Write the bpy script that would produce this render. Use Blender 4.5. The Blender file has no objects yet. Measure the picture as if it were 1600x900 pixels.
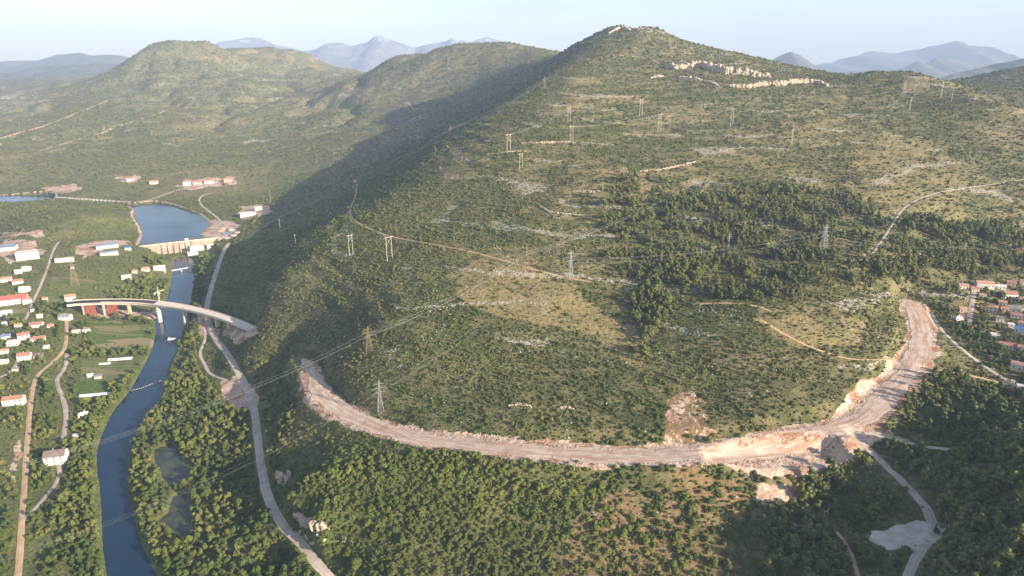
import bpy, bmesh, math, random, time
import numpy as np
from mathutils import Vector, Matrix
T0 = time.time()
rng = np.random.default_rng(7)
random.seed(7)
R = math.radians
SUN_EL, SUN_E, SKY_S, EXPO, HAZE = math.radians(17), 5.0, .082, 1.52, 7.4e-5
scene = bpy.context.scene
COL = scene.collection

# ------------------------------------------------------------------ camera model
CAMZ, FPX, PITCH = 350.0, 1067.0, R(17.9)
SP, CP = math.sin(PITCH), math.cos(PITCH)

def pdir(u, v):
    a = (np.asarray(u, float) - 800.0) / FPX
    b = (450.0 - np.asarray(v, float)) / FPX
    return a, CP + b * SP, -SP + b * CP

def at_z(u, v, z):
    dx, dy, dz = pdir(u, v)
    t = (z - CAMZ) / dz
    return np.array([dx * t, dy * t, z])

def at_y(u, v, y):
    dx, dy, dz = pdir(u, v)
    t = y / dy
    return np.array([dx * t, y, CAMZ + dz * t])

# ------------------------------------------------------------------ noise
def _hash(ix, iy, seed):
    h = (ix.astype(np.int64) * 374761393 + iy.astype(np.int64) * 668265263 + seed * 1442695041) & 0xffffffff
    h = ((h ^ (h >> 13)) * 1274126177) & 0xffffffff
    h = ((h ^ (h >> 16)) * 2246822519) & 0xffffffff
    return (h & 0xffffff) / float(0xffffff)

def vnoise(x, y, wl, seed=0):
    x = np.asarray(x) / wl; y = np.asarray(y) / wl
    ix = np.floor(x); iy = np.floor(y)
    fx = x - ix; fy = y - iy
    fx = fx * fx * fx * (fx * (fx * 6 - 15) + 10); fy = fy * fy * fy * (fy * (fy * 6 - 15) + 10)
    ix = ix.astype(np.int64); iy = iy.astype(np.int64)
    a = _hash(ix, iy, seed); b = _hash(ix + 1, iy, seed)
    c = _hash(ix, iy + 1, seed); d = _hash(ix + 1, iy + 1, seed)
    return (a + (b - a) * fx) * (1 - fy) + (c + (d - c) * fx) * fy

def fbm(x, y, wl, octs=4, seed=0, gain=0.5):
    s = 0; amp = 1; tot = 0
    c, sn = math.cos(0.6), math.sin(0.6)
    x = np.asarray(x, float); y = np.asarray(y, float)
    for o in range(octs):
        s = s + amp * vnoise(x, y, wl, seed + o * 17); tot += amp
        amp *= gain; wl *= 0.5
        x, y = x * c - y * sn + 31.7, x * sn + y * c - 11.3
    return s / tot

def sstep(a, b, x):
    t = np.clip((x - a) / (b - a), 0, 1)
    return t * t * (3 - 2 * t)

# ------------------------------------------------------------------ terrain control points
CZ = """0 880 6;100 880 5;100 780 5;20 700 8;120 640 5;60 560 10;0 540 14;160 540 4;100 500 12;40 500 16;150 480 9
0 440 28;60 450 24;120 430 25;200 420 20;250 430 9;0 390 38;60 380 38;130 390 34;180 382 34;212 385 26;100 345 55;180 340 44
50 335 48;0 328 38;140 322 27;200 350 30;0 640 10;0 780 8;140 700 4
210 880 3;300 850 3;380 880 4;450 890 8;260 760 3;300 700 3;350 750 4;390 800 7;300 620 3;340 600 7;370 640 9;240 640 2
290 540 3;330 540 9;360 560 11;330 480 9;306 440 4;335 440 12;345 400 14;320 400 8;372 372 22;250 390 6;200 460 8;235 520 3;190 620 3
515 900 10;470 850 10;425 780 9;408 720 9;400 650 10;382 600 11;350 550 11;335 520 11;325 480 11;347 400 14;357 370 19
440 700 24;470 770 38;480 830 24;520 850 22;600 900 20;700 900 23;800 900 25;900 900 27;1000 900 28;1100 900 30;1200 890 32;1300 890 40
600 790 42;700 790 43;800 780 44;900 780 46;1000 790 46;1150 800 45;1250 800 46;520 700 42;460 650 34;430 610 21;445 540 38
480 565 42;530 640 48;600 668 52;700 690 56;800 705 60;900 708 63;1000 710 66;1100 708 69;1200 715 69;1250 690 74;1320 670 78;1400 600 90
1420 770 62;1470 820 58;1420 870 52;1370 800 50;1300 790 46;1550 750 78;1550 900 72;1600 850 84;1500 700 74;1600 700 92;1500 820 62
1440 560 95;1500 580 88;1590 605 84;1460 500 102;1500 470 108;1560 480 105;1590 540 94;1600 430 114;1500 430 122;1415 470 108
600 600 66;800 600 79;800 500 103;900 450 119;830 400 135;1000 600 85;985 520 100;1100 600 88;1100 640 80;1200 600 93;1200 500 118;1300 560 102;1300 450 130;1380 430 129
520 500 70;600 500 92;700 500 99;700 600 74;650 400 124;560 440 98
412 505 45;405 540 34;400 570 24;432 440 73;480 370 97;560 320 118;700 330 142;1200 420 133;1000 420 130;1000 380 140;900 370 143
1000 300 176;850 300 170;1100 340 156;385 470 40;370 500 20;385 430 37;400 400 42"""
CY = """690 240 1349;800 165 1640;880 108 1950;940 62 2260;962 46 2380;976 42 2400;990 48 2380;1008 42 2350;1030 48 2340;1060 62 2350;1100 73 2370;1150 81 2350;1200 92 2300;1240 104 2200;1300 119 1950;1380 113 1850;1440 116 1750;1490 129 1650;1530 160 1480
1000 200 1400;1000 140 1750;1000 90 2060;900 200 1370;900 150 1640;1100 120 1830;1100 200 1380;1200 140 1700;1200 200 1360;850 240 1200;750 260 1170;1300 160 1600;1300 220 1270;800 200 1420
1600 200 1320;1600 300 1060;1600 360 940;1400 300 1010;1400 200 1340;1250 250 1150;1200 350 880;1500 250 1170;1450 160 1550;1600 150 1800
1545 117 2500;1600 112 2550;1650 110 2600;1500 136 2300
350 300 1850;400 328 1620;430 305 1800;330 345 1530;500 275 1930;575 215 2450;640 190 2650;700 165 2900;780 125 2950;850 90 3000;900 70 2560;640 240 1850;560 270 1750;480 320 1560;430 350 1420;740 190 2200;830 125 2500
770 66 3700;720 70 3700;680 76 3700;645 92 3800;615 88 3900;575 110 3850;545 122 3750;507 141 3500;820 77 3500;450 200 2950;540 180 3000;640 140 3250;720 115 3350
245 68 4600;215 80 4600;190 96 4550;160 116 4400;275 73 4750;300 66 4700;330 69 4700;352 79 4800;385 87 4900;440 73 5300;480 79 5300;510 98 5200;540 116 5000;400 112 4700;350 120 4200
200 160 3400;100 200 2850;0 240 2350;300 200 2850;300 250 2300;200 265 2080;100 275 2020;20 282 2000;400 190 3050;400 240 2450;450 150 3800;300 130 4000;250 110 4200;380 130 4100;120 140 4000;60 170 3500;0 186 3200;-80 200 3100;-100 260 2200
0 128 5600;60 118 5800;130 118 6000;180 112 6200;-60 130 5500;-60 320 1750;-80 400 1300;-80 560 800;-100 800 450"""
CW = [  # plain world points outside the picture
 (495,159,154),(585,310,160),(560,40,180),(640,390,132),(690,440,106),(420,235,130),(400,120,130),(560,560,100),
 (650,800,120),(900,1100,170),(1200,1700,220),(1800,2600,300),(2500,4000,260),(300,60,70),(150,120,45),(0,150,25),(-150,150,8),
 (-350,150,6),(-600,100,8),(-900,400,20),(-1100,800,50),(-2200,1500,120),(-3500,2500,200),(0,-60,40),(0,-400,80),(-500,-300,20),(500,-300,190),(1500,0,200),
 (-1500,-500,80),(0,-2500,150),(2500,-1500,200),(-4000,0,200),(4500,2000,250),
 (-3200,4200,150),(-4300,5400,250),(-1700,6200,250),(0,5200,260),(700,3300,330),(500,2900,390),(900,2800,330),(1300,3400,250),(1000,4500,250),(2200,6000,250),(0,7500,250),(-5000,7500,250),(5000,7500,250),(1700,3000,280),
 (0,14000,250),(9000,13000,250),(-9000,13000,250),(0,21000,250),(-300,4600,280),(-900,4500,240),(-1600,5700,300),(-2600,5600,280),
]
def parse(s):
    return [tuple(float(q) for q in p.split()) for p in s.replace("\n", ";").split(";") if p.strip()]
pts = [at_z(*p) for p in parse(CZ)] + [at_y(*p) for p in parse(CY)] + [np.array(p, float) for p in CW]
pts = np.array(pts)
def polar(x, y):
    return np.arctan2(x, y), np.log(np.maximum(np.hypot(x, y), 1.0))
def rbf_fit(P):
    a, l = polar(P[:, 0], P[:, 1])
    q = np.stack([a, l], 1)
    D = np.sqrt(((q[:, None] - q[None]) ** 2).sum(-1) + RC * RC)
    n = len(q)
    A = np.zeros((n + 1, n + 1)); A[:n, :n] = D + np.eye(n) * 2e-4 * -1; A[n, :n] = 1; A[:n, n] = 1
    w = np.linalg.solve(A, np.concatenate([P[:, 2], [0]]))
    return q, w
RC = 0.025
Q, Wt = rbf_fit(pts)
def rbf_eval(a, l):
    out = np.empty(a.size); a = a.ravel(); l = l.ravel()
    for s in range(0, a.size, 40000):
        e = min(s + 40000, a.size)
        D = np.sqrt((a[s:e, None] - Q[None, :, 0]) ** 2 + (l[s:e, None] - Q[None, :, 1]) ** 2 + RC * RC)
        out[s:e] = D @ Wt[:-1] + Wt[-1]
    return out

# polar tessellation of the ground sheet (fine ahead, coarse elsewhere)
AZ = np.concatenate([np.linspace(-180, -62, 24, endpoint=False), np.linspace(-62, -46, 60, endpoint=False), np.linspace(-46, 46, 901), np.linspace(46.3, 80, 90), np.linspace(86, 180, 16)])
AZ = np.radians(AZ)
LR = np.concatenate([np.log(np.linspace(20, 320, 40, endpoint=False)), np.arange(math.log(320), math.log(6600), 0.0045), np.linspace(math.log(6600), math.log(21000), 40)])
NA, NL = len(AZ), len(LR)
# coarse evaluation then bicubic-free bilinear refinement would facet the ground, so evaluate in full
GA, GL = np.meshgrid(AZ, LR)          # rows = radius
GX, GY = np.exp(GL) * np.sin(GA), np.exp(GL) * np.cos(GA)
H = rbf_eval(GA, GL).reshape(GA.shape)
RR = np.exp(GL)

def gidx(x, y):
    a, l = polar(x, y)
    fa = np.interp(a, AZ, np.arange(NA)); fl = np.interp(l, LR, np.arange(NL))
    ia = np.clip(np.floor(fa).astype(int), 0, NA - 2); il = np.clip(np.floor(fl).astype(int), 0, NL - 2)
    return ia, il, fa - ia, fl - il
def sample(G, x, y):
    x = np.asarray(x, float); y = np.asarray(y, float)
    ia, il, ta, tl = gidx(x, y)
    return (G[il, ia] * (1 - ta) + G[il, ia + 1] * ta) * (1 - tl) + (G[il + 1, ia] * (1 - ta) + G[il + 1, ia + 1] * ta) * tl
def hz(x, y):
    return sample(H, x, y)

def cast(u, v, G=None, tmin=250.0, tmax=7000.0, n=900):
    """pixel -> first hit on the ground"""
    G = H if G is None else G
    u = np.atleast_1d(np.asarray(u, float)); v = np.atleast_1d(np.asarray(v, float))
    dx, dy, dz = pdir(u, v)
    ts = np.exp(np.linspace(math.log(tmin), math.log(tmax), n))
    X = dx[:, None] * ts; Y = dy[:, None] * ts; Z = CAMZ + dz[:, None] * ts
    below = Z < sample(G, X, Y)
    k = np.argmax(below, 1); k = np.where(below.any(1), np.maximum(k, 1), n - 1)
    lo = ts[k - 1].copy(); hi = ts[k].copy()
    for _ in range(12):
        m = 0.5 * (lo + hi)
        b = CAMZ + dz * m < sample(G, dx * m, dy * m)
        hi = np.where(b, m, hi); lo = np.where(b, lo, m)
    X, Y = dx * hi, dy * hi
    return np.stack([X, Y, sample(G, X, Y)], -1)

def px(s):
    return np.array(parse(s))

# ------------------------------------------------------------------ relief detail
slope_w = sstep(10, 45, H)
far = np.clip(RR / 900.0, 0.5, 4.0)
H = H + slope_w * far * (5.0 * (fbm(GX, GY, 130, 4, 3) - .5) + 1.6 * (fbm(GX, GY, 28, 3, 9) - .5))
H = H + sstep(1500, 3200, RR) * 62 * (fbm(GX, GY, 900, 4, 21) - .5) * sstep(60, 200, H) * (.25 + .75 * (1 - sstep(-.26, -.10, GA)))
_g = np.abs(2 * fbm(GX, GY, 520, 4, 27, .55) - 1)
H = H - sstep(1900, 2700, RR) * (1 - sstep(-.26, -.12, GA)) * sstep(60, 160, H) * 36 * np.clip(1 - _g * 3.2, 0, 1) ** 1.5
# limestone strata: small benches that follow the contours
ph = H / 13.0 + 3.0 * fbm(GX, GY, 240, 3, 33)
H = H + sstep(45, 90, H) * (1 - sstep(2600, 3600, RR)) * 1.5 * np.sin(2 * math.pi * ph) * sstep(.35, .7, fbm(GX, GY, 170, 3, 41))
H = np.maximum(H, 1.6)

# ------------------------------------------------------------------ polygons and polylines
def inpoly(X, Y, P):
    P = np.asarray(P)[:, :2]
    out = np.zeros(X.shape, bool)
    m = (X > P[:, 0].min()) & (X < P[:, 0].max()) & (Y > P[:, 1].min()) & (Y < P[:, 1].max())
    x, y = X[m], Y[m]
    c = np.zeros(x.shape, bool)
    for i in range(len(P)):
        x1, y1 = P[i - 1]; x2, y2 = P[i]
        if y1 == y2: continue
        c ^= ((y1 > y) != (y2 > y)) & (x < (x2 - x1) * (y - y1) / (y2 - y1) + x1)
    out[m] = c
    return out
def polydist(X, Y, L, closed=False):
    """distance to a polyline and the value interpolated from its 3rd column"""
    L = np.asarray(L)
    best = np.full(X.shape, 1e9); val = np.zeros(X.shape)
    n = len(L)
    for i in range(n if closed else n - 1):
        a, b = L[i], L[(i + 1) % n]
        d = b[:2] - a[:2]; q = max(d @ d, 1e-9)
        t = np.clip(((X - a[0]) * d[0] + (Y - a[1]) * d[1]) / q, 0, 1)
        D = np.hypot(X - a[0] - t * d[0], Y - a[1] - t * d[1])
        m = D < best
        best = np.where(m, D, best)
        if L.shape[1] > 2: val = np.where(m, a[2] + t * (b[2] - a[2]), val)
    return best, val
def box_mask(L, pad):
    L = np.asarray(L)
    return (GX > L[:, 0].min() - pad) & (GX < L[:, 0].max() + pad) & (GY > L[:, 1].min() - pad) & (GY < L[:, 1].max() + pad)
def resample(L, step):
    L = np.asarray(L, float)
    s = np.concatenate([[0], np.cumsum(np.hypot(*np.diff(L[:, :2], axis=0).T))])
    n = max(int(s[-1] / step), 2)
    q = np.linspace(0, s[-1], n + 1)
    return np.stack([np.interp(q, s, L[:, k]) for k in range(L.shape[1])], 1)
def smooth(L, it=2):
    L = np.asarray(L, float)
    for _ in range(it):  # corner cutting
        q = [L[0]]
        for a, b in zip(L[:-1], L[1:]):
            q += [a * .75 + b * .25, a * .25 + b * .75]
        q.append(L[-1]); L = np.array(q)
    return L

# ------------------------------------------------------------------ water bodies
RIVER = px("""190 1010;168 905;160 860;158 800;156 765;149 718;155 690;165 665;178 640;200 615;215 590;228 565;238 545;243 520;241 503;246 490;256 478;262 465;267 440;271 420;270 402
301 402;305 420;303 440;300 460;297 480;290 500;285 520;280 540;270 560;262 580;258 605;250 630;235 650;222 668;208 690;201 715;198 745;201 775;210 805;218 840;230 870;248 905;300 1010""")
RIVER = smooth(np.array([at_z(u, v, 0.0) for u, v in RIVER]), 1)
LAKE_Z = 18.0
LAKE = px("""217 384;219 376;224 368;221 358;209 349;213 335;202 327;185 323;160 320;120 318;90 315;60 317;30 317;0 315;-90 318
-90 306;0 306;30 305;60 304;84 306;88 311;120 314;160 316;185 319;205 321;222 319;240 317;270 321;290 329;316 337;329 351;320 359;309 366;322 371""")
LAKE = smooth(np.array([at_z(u, v, LAKE_Z) for u, v in LAKE]), 1)
PONDS = [np.array([at_z(u, v, 1.2) for u, v in px(s)]) for s in (
    "240 702;254 697;268 694;280 700;284 722;296 735;300 745;288 750;276 760;258 762;252 738;242 726",
    "270 775;290 770;301 783;296 808;302 830;287 842;268 828;244 815;262 802")]
DAM_A, DAM_B = at_z(214, 385.5, 21.0), at_z(337, 371.5, 21.0)
def carve_water(P, level, depth, bank, pad):
    m = box_mask(P, pad)
    x, y, h = GX[m], GY[m], H[m]
    d, _ = polydist(x, y, P, True)
    ins = inpoly(x, y, P)
    up = level + bank * sstep(0, 6, d) + .03 * d
    if level > 10:   # the reservoir: no raising on the downstream side of the dam
        n = np.array([DAM_B[1] - DAM_A[1], -(DAM_B[0] - DAM_A[0])])
        side = ((x - DAM_A[0]) * n[0] + (y - DAM_A[1]) * n[1]) > 0
        lift = np.where(side, h, np.maximum(h, up))
    else:
        lift = np.maximum(h, np.where(d < 25, up, h))
    hh = np.where(ins, level - depth * sstep(0, 5, d) - .15, np.where(d < pad, lift, h))
    if level < 10:
        hh = np.where((~ins) & (d < 10), np.minimum(hh, level + .3 + d * .55), hh)
    H[m] = hh
_n = np.array([DAM_B[1] - DAM_A[1], -(DAM_B[0] - DAM_A[0])]); _ln = np.hypot(*_n); _n = _n / _ln
_s = (GX - DAM_A[0]) * _n[0] + (GY - DAM_A[1]) * _n[1]; _t = ((GX - DAM_A[0]) * -_n[1] + (GY - DAM_A[1]) * _n[0]) / _ln
_foot = (sstep(.10, .30, _t) * (1 - sstep(.86, 1.0, _t)) * sstep(-1, 5, _s) * (1 - sstep(60, 110, _s)))
H = H * (1 - _foot) + np.minimum(H, 2.2) * _foot
carve_water(RIVER, 0.0, 2.5, 1.2, 40)
carve_water(LAKE, LAKE_Z, 3.0, 1.0, 40)
for P in PONDS: carve_water(P, 1.2, .8, .4, 12)

# ------------------------------------------------------------------ roads and the new cutting (first pass on the uncarved ground)
H0 = H.copy()
ROADS = [
 ('gravel_road', 7.5, 'gravel', "530 925;515 903;490 872;470 850;445 825;426 795;413 760;407 720;403 690;400 655;392 620;380 595;366 570;353 550;341 535;331 520;325 500;322 480;330 450;338 425;346 400;357 380"),
 ('dirt_road', 4.6, 'ochre', "26 925;28 903;32 860;34 815;38 760;42 700;46 650;50 610;58 585;75 572;98 552;104 535;104 505;103 490"),
 ('dirt_track', 3.6, 'gravel', "34 812;50 800;70 778;84 762;94 742;92 728"),
 ('village_lane', 4.4, 'gravel', "104 552;104 570;97 582;88 592;91 606;100 625;104 650;101 675;97 690"),
 ('village_lane', 5.0, 'gravel', "-20 594;8 588;24 575;30 560"),
 ('village_lane', 4.0, 'gravel', "40 500;52 470;64 445;74 420;84 388;92 378"),
 ('dirt_track', 3.6, 'gravel', "318 512;322 528;314 545;312 556;320 570;327 586;355 594"),
 ('gravel_track', 6.0, 'gravel', "1335 676;1350 695;1380 725;1410 752;1440 785;1466 812;1458 838;1434 862;1418 903;1412 930"),
 ('gravel_track', 4.2, 'pale', "1350 676;1385 682;1410 690;1435 698;1465 702;1503 704"),
 ('hill_track', 3.0, 'ochre', "558 288;555 310;547 325;548 340;565 352;590 362;608 370;650 377;700 386;740 394;780 405;830 420;880 433;925 441"),
 ('forest_trail', 2.8, 'ochre', "1085 476;1110 474;1140 473;1185 477;1205 488"),
 ('forest_trail', 2.8, 'ochre', "1188 498;1220 520;1260 540;1300 555;1330 563;1385 562"),
 ('dirt_track', 3.6, 'pale', "1455 488;1468 512;1490 535;1520 560;1560 588;1600 611;1640 635"),
 ('hill_track', 3.2, 'pale', "1352 412;1375 380;1398 345;1410 325;1440 308;1480 297;1540 290;1600 280;1660 276"),
 ('dirt_track', 4.0, 'ochre', "1438 575;1475 579;1510 586;1545 594;1575 602"),
 ('village_street', 5.0, 'gravel', "1530 442;1520 460;1518 482;1513 508"),
 ('village_street', 4.5, 'gravel', "1560 498;1585 515;1620 535"),
 ('shore_road', 6.0, 'pale', "86 308;130 311;180 314;215 316;240 311;268 300;300 291;350 285"),
 ('hill_track', 5.0, 'pale', "330 302;313 306;310 318;330 332;347 347;365 362"),
 ('dirt_track', 2.6, 'ochre', "1298 820;1315 842;1330 862;1342 903"),
 ('line_clearing', 11.0, 'swath', "554 284;600 260;645 237;690 214;740 186;790 158;840 130;885 105"),
 ('line_clearing', 9.0, 'swath', "548 288;520 302;480 320;440 338;408 356;388 372"),
 ('hill_track', 10.0, 'ochre', "-20 222;30 207;75 195;120 178;160 160;188 150"),
 ('hill_track', 8.0, 'ochre', "60 236;110 222;160 207;205 192;240 180;262 172"),
 ('hill_track', 4.0, 'ochre', "900 97;950 88;990 87;1020 93;1030 100"),
]
CUT_LINE = px("474 560;488 580;500 608;520 634;560 655;610 672;660 685;720 693;790 700;860 706;940 709;1020 711;1100 706;1170 693;1230 681;1290 671;1345 660;1382 622;1410 590;1435 560;1442 525;1438 500;1424 472")
CUT_POLY = px("""472 558;490 562;512 590;540 620;580 643;640 658;700 668;760 672;830 680;900 688;960 692;1040 694;1072 690;1110 688;1130 684;1180 672;1210 660;1262 658;1290 655;1310 632;1340 606;1370 576;1408 548;1426 530;1424 500;1408 470;1425 463;1450 480;1460 520;1452 560;1424 600;1384 640;1366 665;1420 688;1420 694;1370 690;1338 716;1300 735;1250 752;1210 742;1150 737;1080 730;1000 724;930 719;880 724;830 720;780 714;720 704;660 700;600 688;550 666;512 652;492 642;472 626;486 600;472 575""")
def cast_line(P, G=None):
    return smooth(cast(P[:, 0], P[:, 1], G), 2)
def flatten(L, half, blend, lower=0.0):
    L = resample(L, 6.0)
    k = np.ones(7) / 7
    if len(L) > 9:
        z = np.pad(L[:, 2], 3, mode='edge'); L[:, 2] = np.convolve(z, k, 'valid')
    L[:, 2] -= lower
    m = box_mask(L, half + blend + 2)
    d, v = polydist(GX[m], GY[m], L)
    w = 1 - sstep(half, half + blend, d)
    H[m] = H[m] * (1 - w) + v * w
    return L
CUT = cast_line(CUT_LINE)
CUTW = cast(CUT_POLY[:, 0], CUT_POLY[:, 1])
flatten(CUT, 12.5, 13.0, 1.0)
# the levelled working platform where the tracks meet
PLAT = np.array([at_z(u, v, 63.5) for u, v in px("1110 716;1150 709;1210 706;1290 707;1312 718;1280 734;1210 733;1150 728;1110 724")])
_pm = box_mask(PLAT, 30); _pd, _ = polydist(GX[_pm], GY[_pm], PLAT, True); _pi = inpoly(GX[_pm], GY[_pm], PLAT)
_w = np.where(_pi, 1.0, 1 - sstep(0, 7, _pd)) * .95
H[_pm] = H[_pm] * (1 - _w) + _w * 63.5
# benches and heaps in the broken rock of the cutting
_m = box_mask(CUT, 60)
_d, _ = polydist(GX[_m], GY[_m], CUT)
_i = inpoly(GX[_m], GY[_m], CUTW)
H[_m] += np.where(_i, sstep(8, 15, _d) * (1.7 * (fbm(GX[_m], GY[_m], 8, 3, 71) - .45)), 0)
road_lines = []
for name, w, mat, s in ROADS:
    L = cast_line(px(s), H0)
    L = flatten(L, w * .5 + .6, 3.5)
    road_lines.append((name, w, mat, L))
PADS = [np.array(cast(px(s)[:, 0], px(s)[:, 1], H0)) for s in (
    "1360 842;1400 826;1438 806;1462 806;1476 818;1468 836;1440 862;1410 862;1382 866;1358 858",)]
for P in PADS:
    m = box_mask(P, 8); d, _ = polydist(GX[m], GY[m], P, True); ins = inpoly(GX[m], GY[m], P)
    w = np.where(ins, 1, 1 - sstep(0, 8, d)); H[m] = H[m] * (1 - w) + P[:, 2].mean() * w * .0 + w * (H[m] * .25 + P[:, 2].mean() * .75)

_dk = np.array([at_z(u, v, 28.5) for u, v in px("340 492.5;360 499;380 507.5;393 514")])
_mm = box_mask(_dk, 16); _dd, _ = polydist(GX[_mm], GY[_mm], _dk)
H[_mm] = np.minimum(H[_mm], 23.5 + np.maximum(_dd - 8.5, 0) * 1.1)

# ------------------------------------------------------------------ land cover (attributes of the ground, world-space)
WX = GX + (fbm(GX, GY, 40, 3, 5) - .5) * 40 * np.clip(RR / 700, .6, 3)
WY = GY + (fbm(GX, GY, 40, 3, 6) - .5) * 40 * np.clip(RR / 700, .6, 3)
def area(s, warp=1.0, soft=0):
    P = px(s); W = cast(P[:, 0], P[:, 1])
    x = GX + (WX - GX) * warp; y = GY + (WY - GY) * warp
    return inpoly(x, y, W)
Z0 = np.zeros_like(H)
n1 = fbm(GX, GY, 90, 4, 51); n2 = fbm(GX, GY, 22, 3, 52); n3 = fbm(GX, GY, 300, 3, 53)
dry = Z0.copy()
def put(A, mask, val):  # larger of the two
    A[mask] = np.maximum(A[mask], val if np.isscalar(val) else val[mask])
put(dry, area("760 400;820 412;880 432;922 442;936 475;960 500;985 520;992 560;975 577;940 540;900 520;860 505;800 500;760 485;720 452;690 430"), .95)
put(dry, area("690 370;760 385;840 400;960 420;1000 470;990 520;930 440;800 420;690 400"), .45 + .5 * (n2 - .5))
put(dry, area("1330 285;1400 278;1450 296;1505 308;1515 345;1440 340;1380 350;1335 318"), .6)
put(dry, area("1225 150;1330 148;1330 205;1260 225;1215 195"), .35 + 1.6 * (n2 - .45))
put(dry, area("1040 165;1600 150;1600 300;1340 330;1200 262;1020 245"), np.clip(.12 + 2.2 * (n1 - .46), 0, .7))
put(dry, area("620 170;1040 160;1040 300;700 300"), np.clip(.1 + 2.0 * (n1 - .48), 0, .7))
put(dry, area("900 265;1200 255;1180 300;960 320;880 300"), np.clip(.3 + 2.4 * (n2 - .45), 0, .8))
put(dry, area("820 280;960 285;1000 410;900 400;820 350"), np.clip(.1 + 2.2 * (n2 - .47), 0, .7))
put(dry, area("1180 470;1290 478;1345 500;1310 545;1240 535"), .5 + .6 * (n2 - .4))
put(dry, area("1185 492;1230 500;1300 530;1345 490;1330 540;1260 550;1215 525", .8), .85)
put(dry, area("1260 360;1330 355;1380 440;1330 440"), .45)
dry = np.clip(dry * (.45 + 1.25 * n2) , 0, 1)
red = Z0.copy()
put(red, area("1000 738;1150 742;1168 800;1140 910;980 910;900 910;820 905;880 830;930 762"), np.clip(.9 * sstep(.40, .6, n2), 0, .7))
put(red, area("940 900;1020 860;1160 750;1160 905"), np.clip(.25 + 1.6 * (n2 - .38), 0, .75))
cut = inpoly(GX + (WX - GX) * .35, GY + (WY - GY) * .35, CUTW)
d_cut, _ = polydist(GX[_m], GY[_m], CUT)
bare = Z0.copy(); bare[cut] = 1.0
_v = bare[_m]; _v[(d_cut < 13 + 9 * (n2[_m] - .35)) & (GX[_m] > -150)] = 1.0; bare[_m] = _v
for s in ("345 598;380 590;395 625;385 650;360 640;342 618", "300 500;318 500;345 515;335 530;310 525;298 512",
          "345 500;395 508;398 525;365 535;345 520", "372 325;410 318;420 332;385 345;374 340", "315 352;335 345;368 344;383 362;365 372;335 374;308 366",
          "0 362;40 360;60 362;60 372;0 372", "70 292;120 290;128 297;95 302;68 301", "232 488;262 488;268 498;245 503;225 496",
          "145 478;232 486;240 492;150 498;138 492", "185 276;215 274;213 284;188 286", "282 281;340 279;340 292;285 294", "345 276;366 276;366 290;350 290",
          "0 378;62 376;66 402;0 406", "118 385;200 372;210 384;130 404", "1185 745;1215 752;1250 760;1255 775;1200 790;1180 775",
          "472 566;488 580;514 612;560 645;620 668;560 672;510 660;478 640;470 610", "430 728;446 734;446 748;434 745", "1495 478;1512 474;1512 508;1500 506", "0 375;25 380;50 376;55 400;20 410;0 405", "20 700;30 690;36 740;30 760"):
    put(bare, area(s, .5), .85)
_lm = box_mask(LAKE, 12); _ld, _ = polydist(GX[_lm], GY[_lm], LAKE, True); _li = inpoly(GX[_lm], GY[_lm], LAKE)
_v = bare[_lm]; _v[(~_li) & (_ld < 7) & (GY[_lm] > 1250)] = .62; bare[_lm] = _v
scar = area("1042 694;1052 668;1040 645;1046 622;1066 612;1086 608;1098 622;1118 628;1112 648;1104 664;1120 676;1140 690", .55)
put(bare, scar, .42 + .5 * (n2 - .4)); put(red, scar, .8)
rock = Z0.copy()
# bare limestone ribs that follow the bedding of the hill
band = np.sin(2 * math.pi * (H / 21.0 + 2.2 * n3 + .8 * n1))
put(rock, (H > 90) & (RR < 3000) & (band > .91) & (n1 > .50), .72)
put(rock, (H > 385) & (band > .72) & (n1 > .48) & (RR < 3300) & (GA > -.1), .62)
put(rock, (RR > 2200) & (GA < -.08) & (H > 60) & (np.sin(2 * math.pi * (H / 55.0 + 3 * n3)) > .93) & (n1 > .50), .75)
for s in ("470 470;520 478;500 495;460 490", "620 510;700 512;700 530;640 535", "800 600;850 600;870 650;800 650", "960 560;900 560;880 530;960 540", "1140 575;1180 580;1180 592;1130 590",
          "640 330;740 340;700 352;620 345", "690 395;760 400;740 412;680 405", "560 555;600 545;640 560;580 580"):
    put(rock, area(s, 1.2) & (n2 > .54), .5)
for s in ("0 150;40 138;65 150;50 165;0 175",): put(rock, area(s, 1.0), .6)
dry = np.maximum(dry, np.where((GA < -.12) & (RR > 1950), np.clip(.12 + 1.8 * (fbm(GX, GY, 420, 4, 88) - .48), 0, .45) * (1 - sstep(3600, 4300, RR)), 0))
lush = Z0.copy()
valley = (H < 34) & (RR < 1900) & (GX < -90)
lush[valley] = .8
low = area("300 905;440 690;480 650;560 670;700 705;900 722;1010 735;940 760;880 830;820 905", .6); lush[low] = np.maximum(lush[low], .55)
lush[(GX < -300) & (RR < 2300) & (H < 75)] = np.maximum(lush[(GX < -300) & (RR < 2300) & (H < 75)], .45)
field = Z0.copy()
put(field, area("140 502;205 500;236 510;242 546;150 550;142 525", .15), 1.0)
put(field, area("118 600;170 590;168 612;118 628", .15), .8)
put(field, area("130 560;230 555;200 600;120 598", .3), .6)
put(field, area("60 455;110 448;120 462;60 478", .3), .6)
put(field, area("0 478;48 478;48 492;0 500", .3), .8)
put(field, area("85 430;170 440;130 452;80 446", .3), .5)

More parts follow.
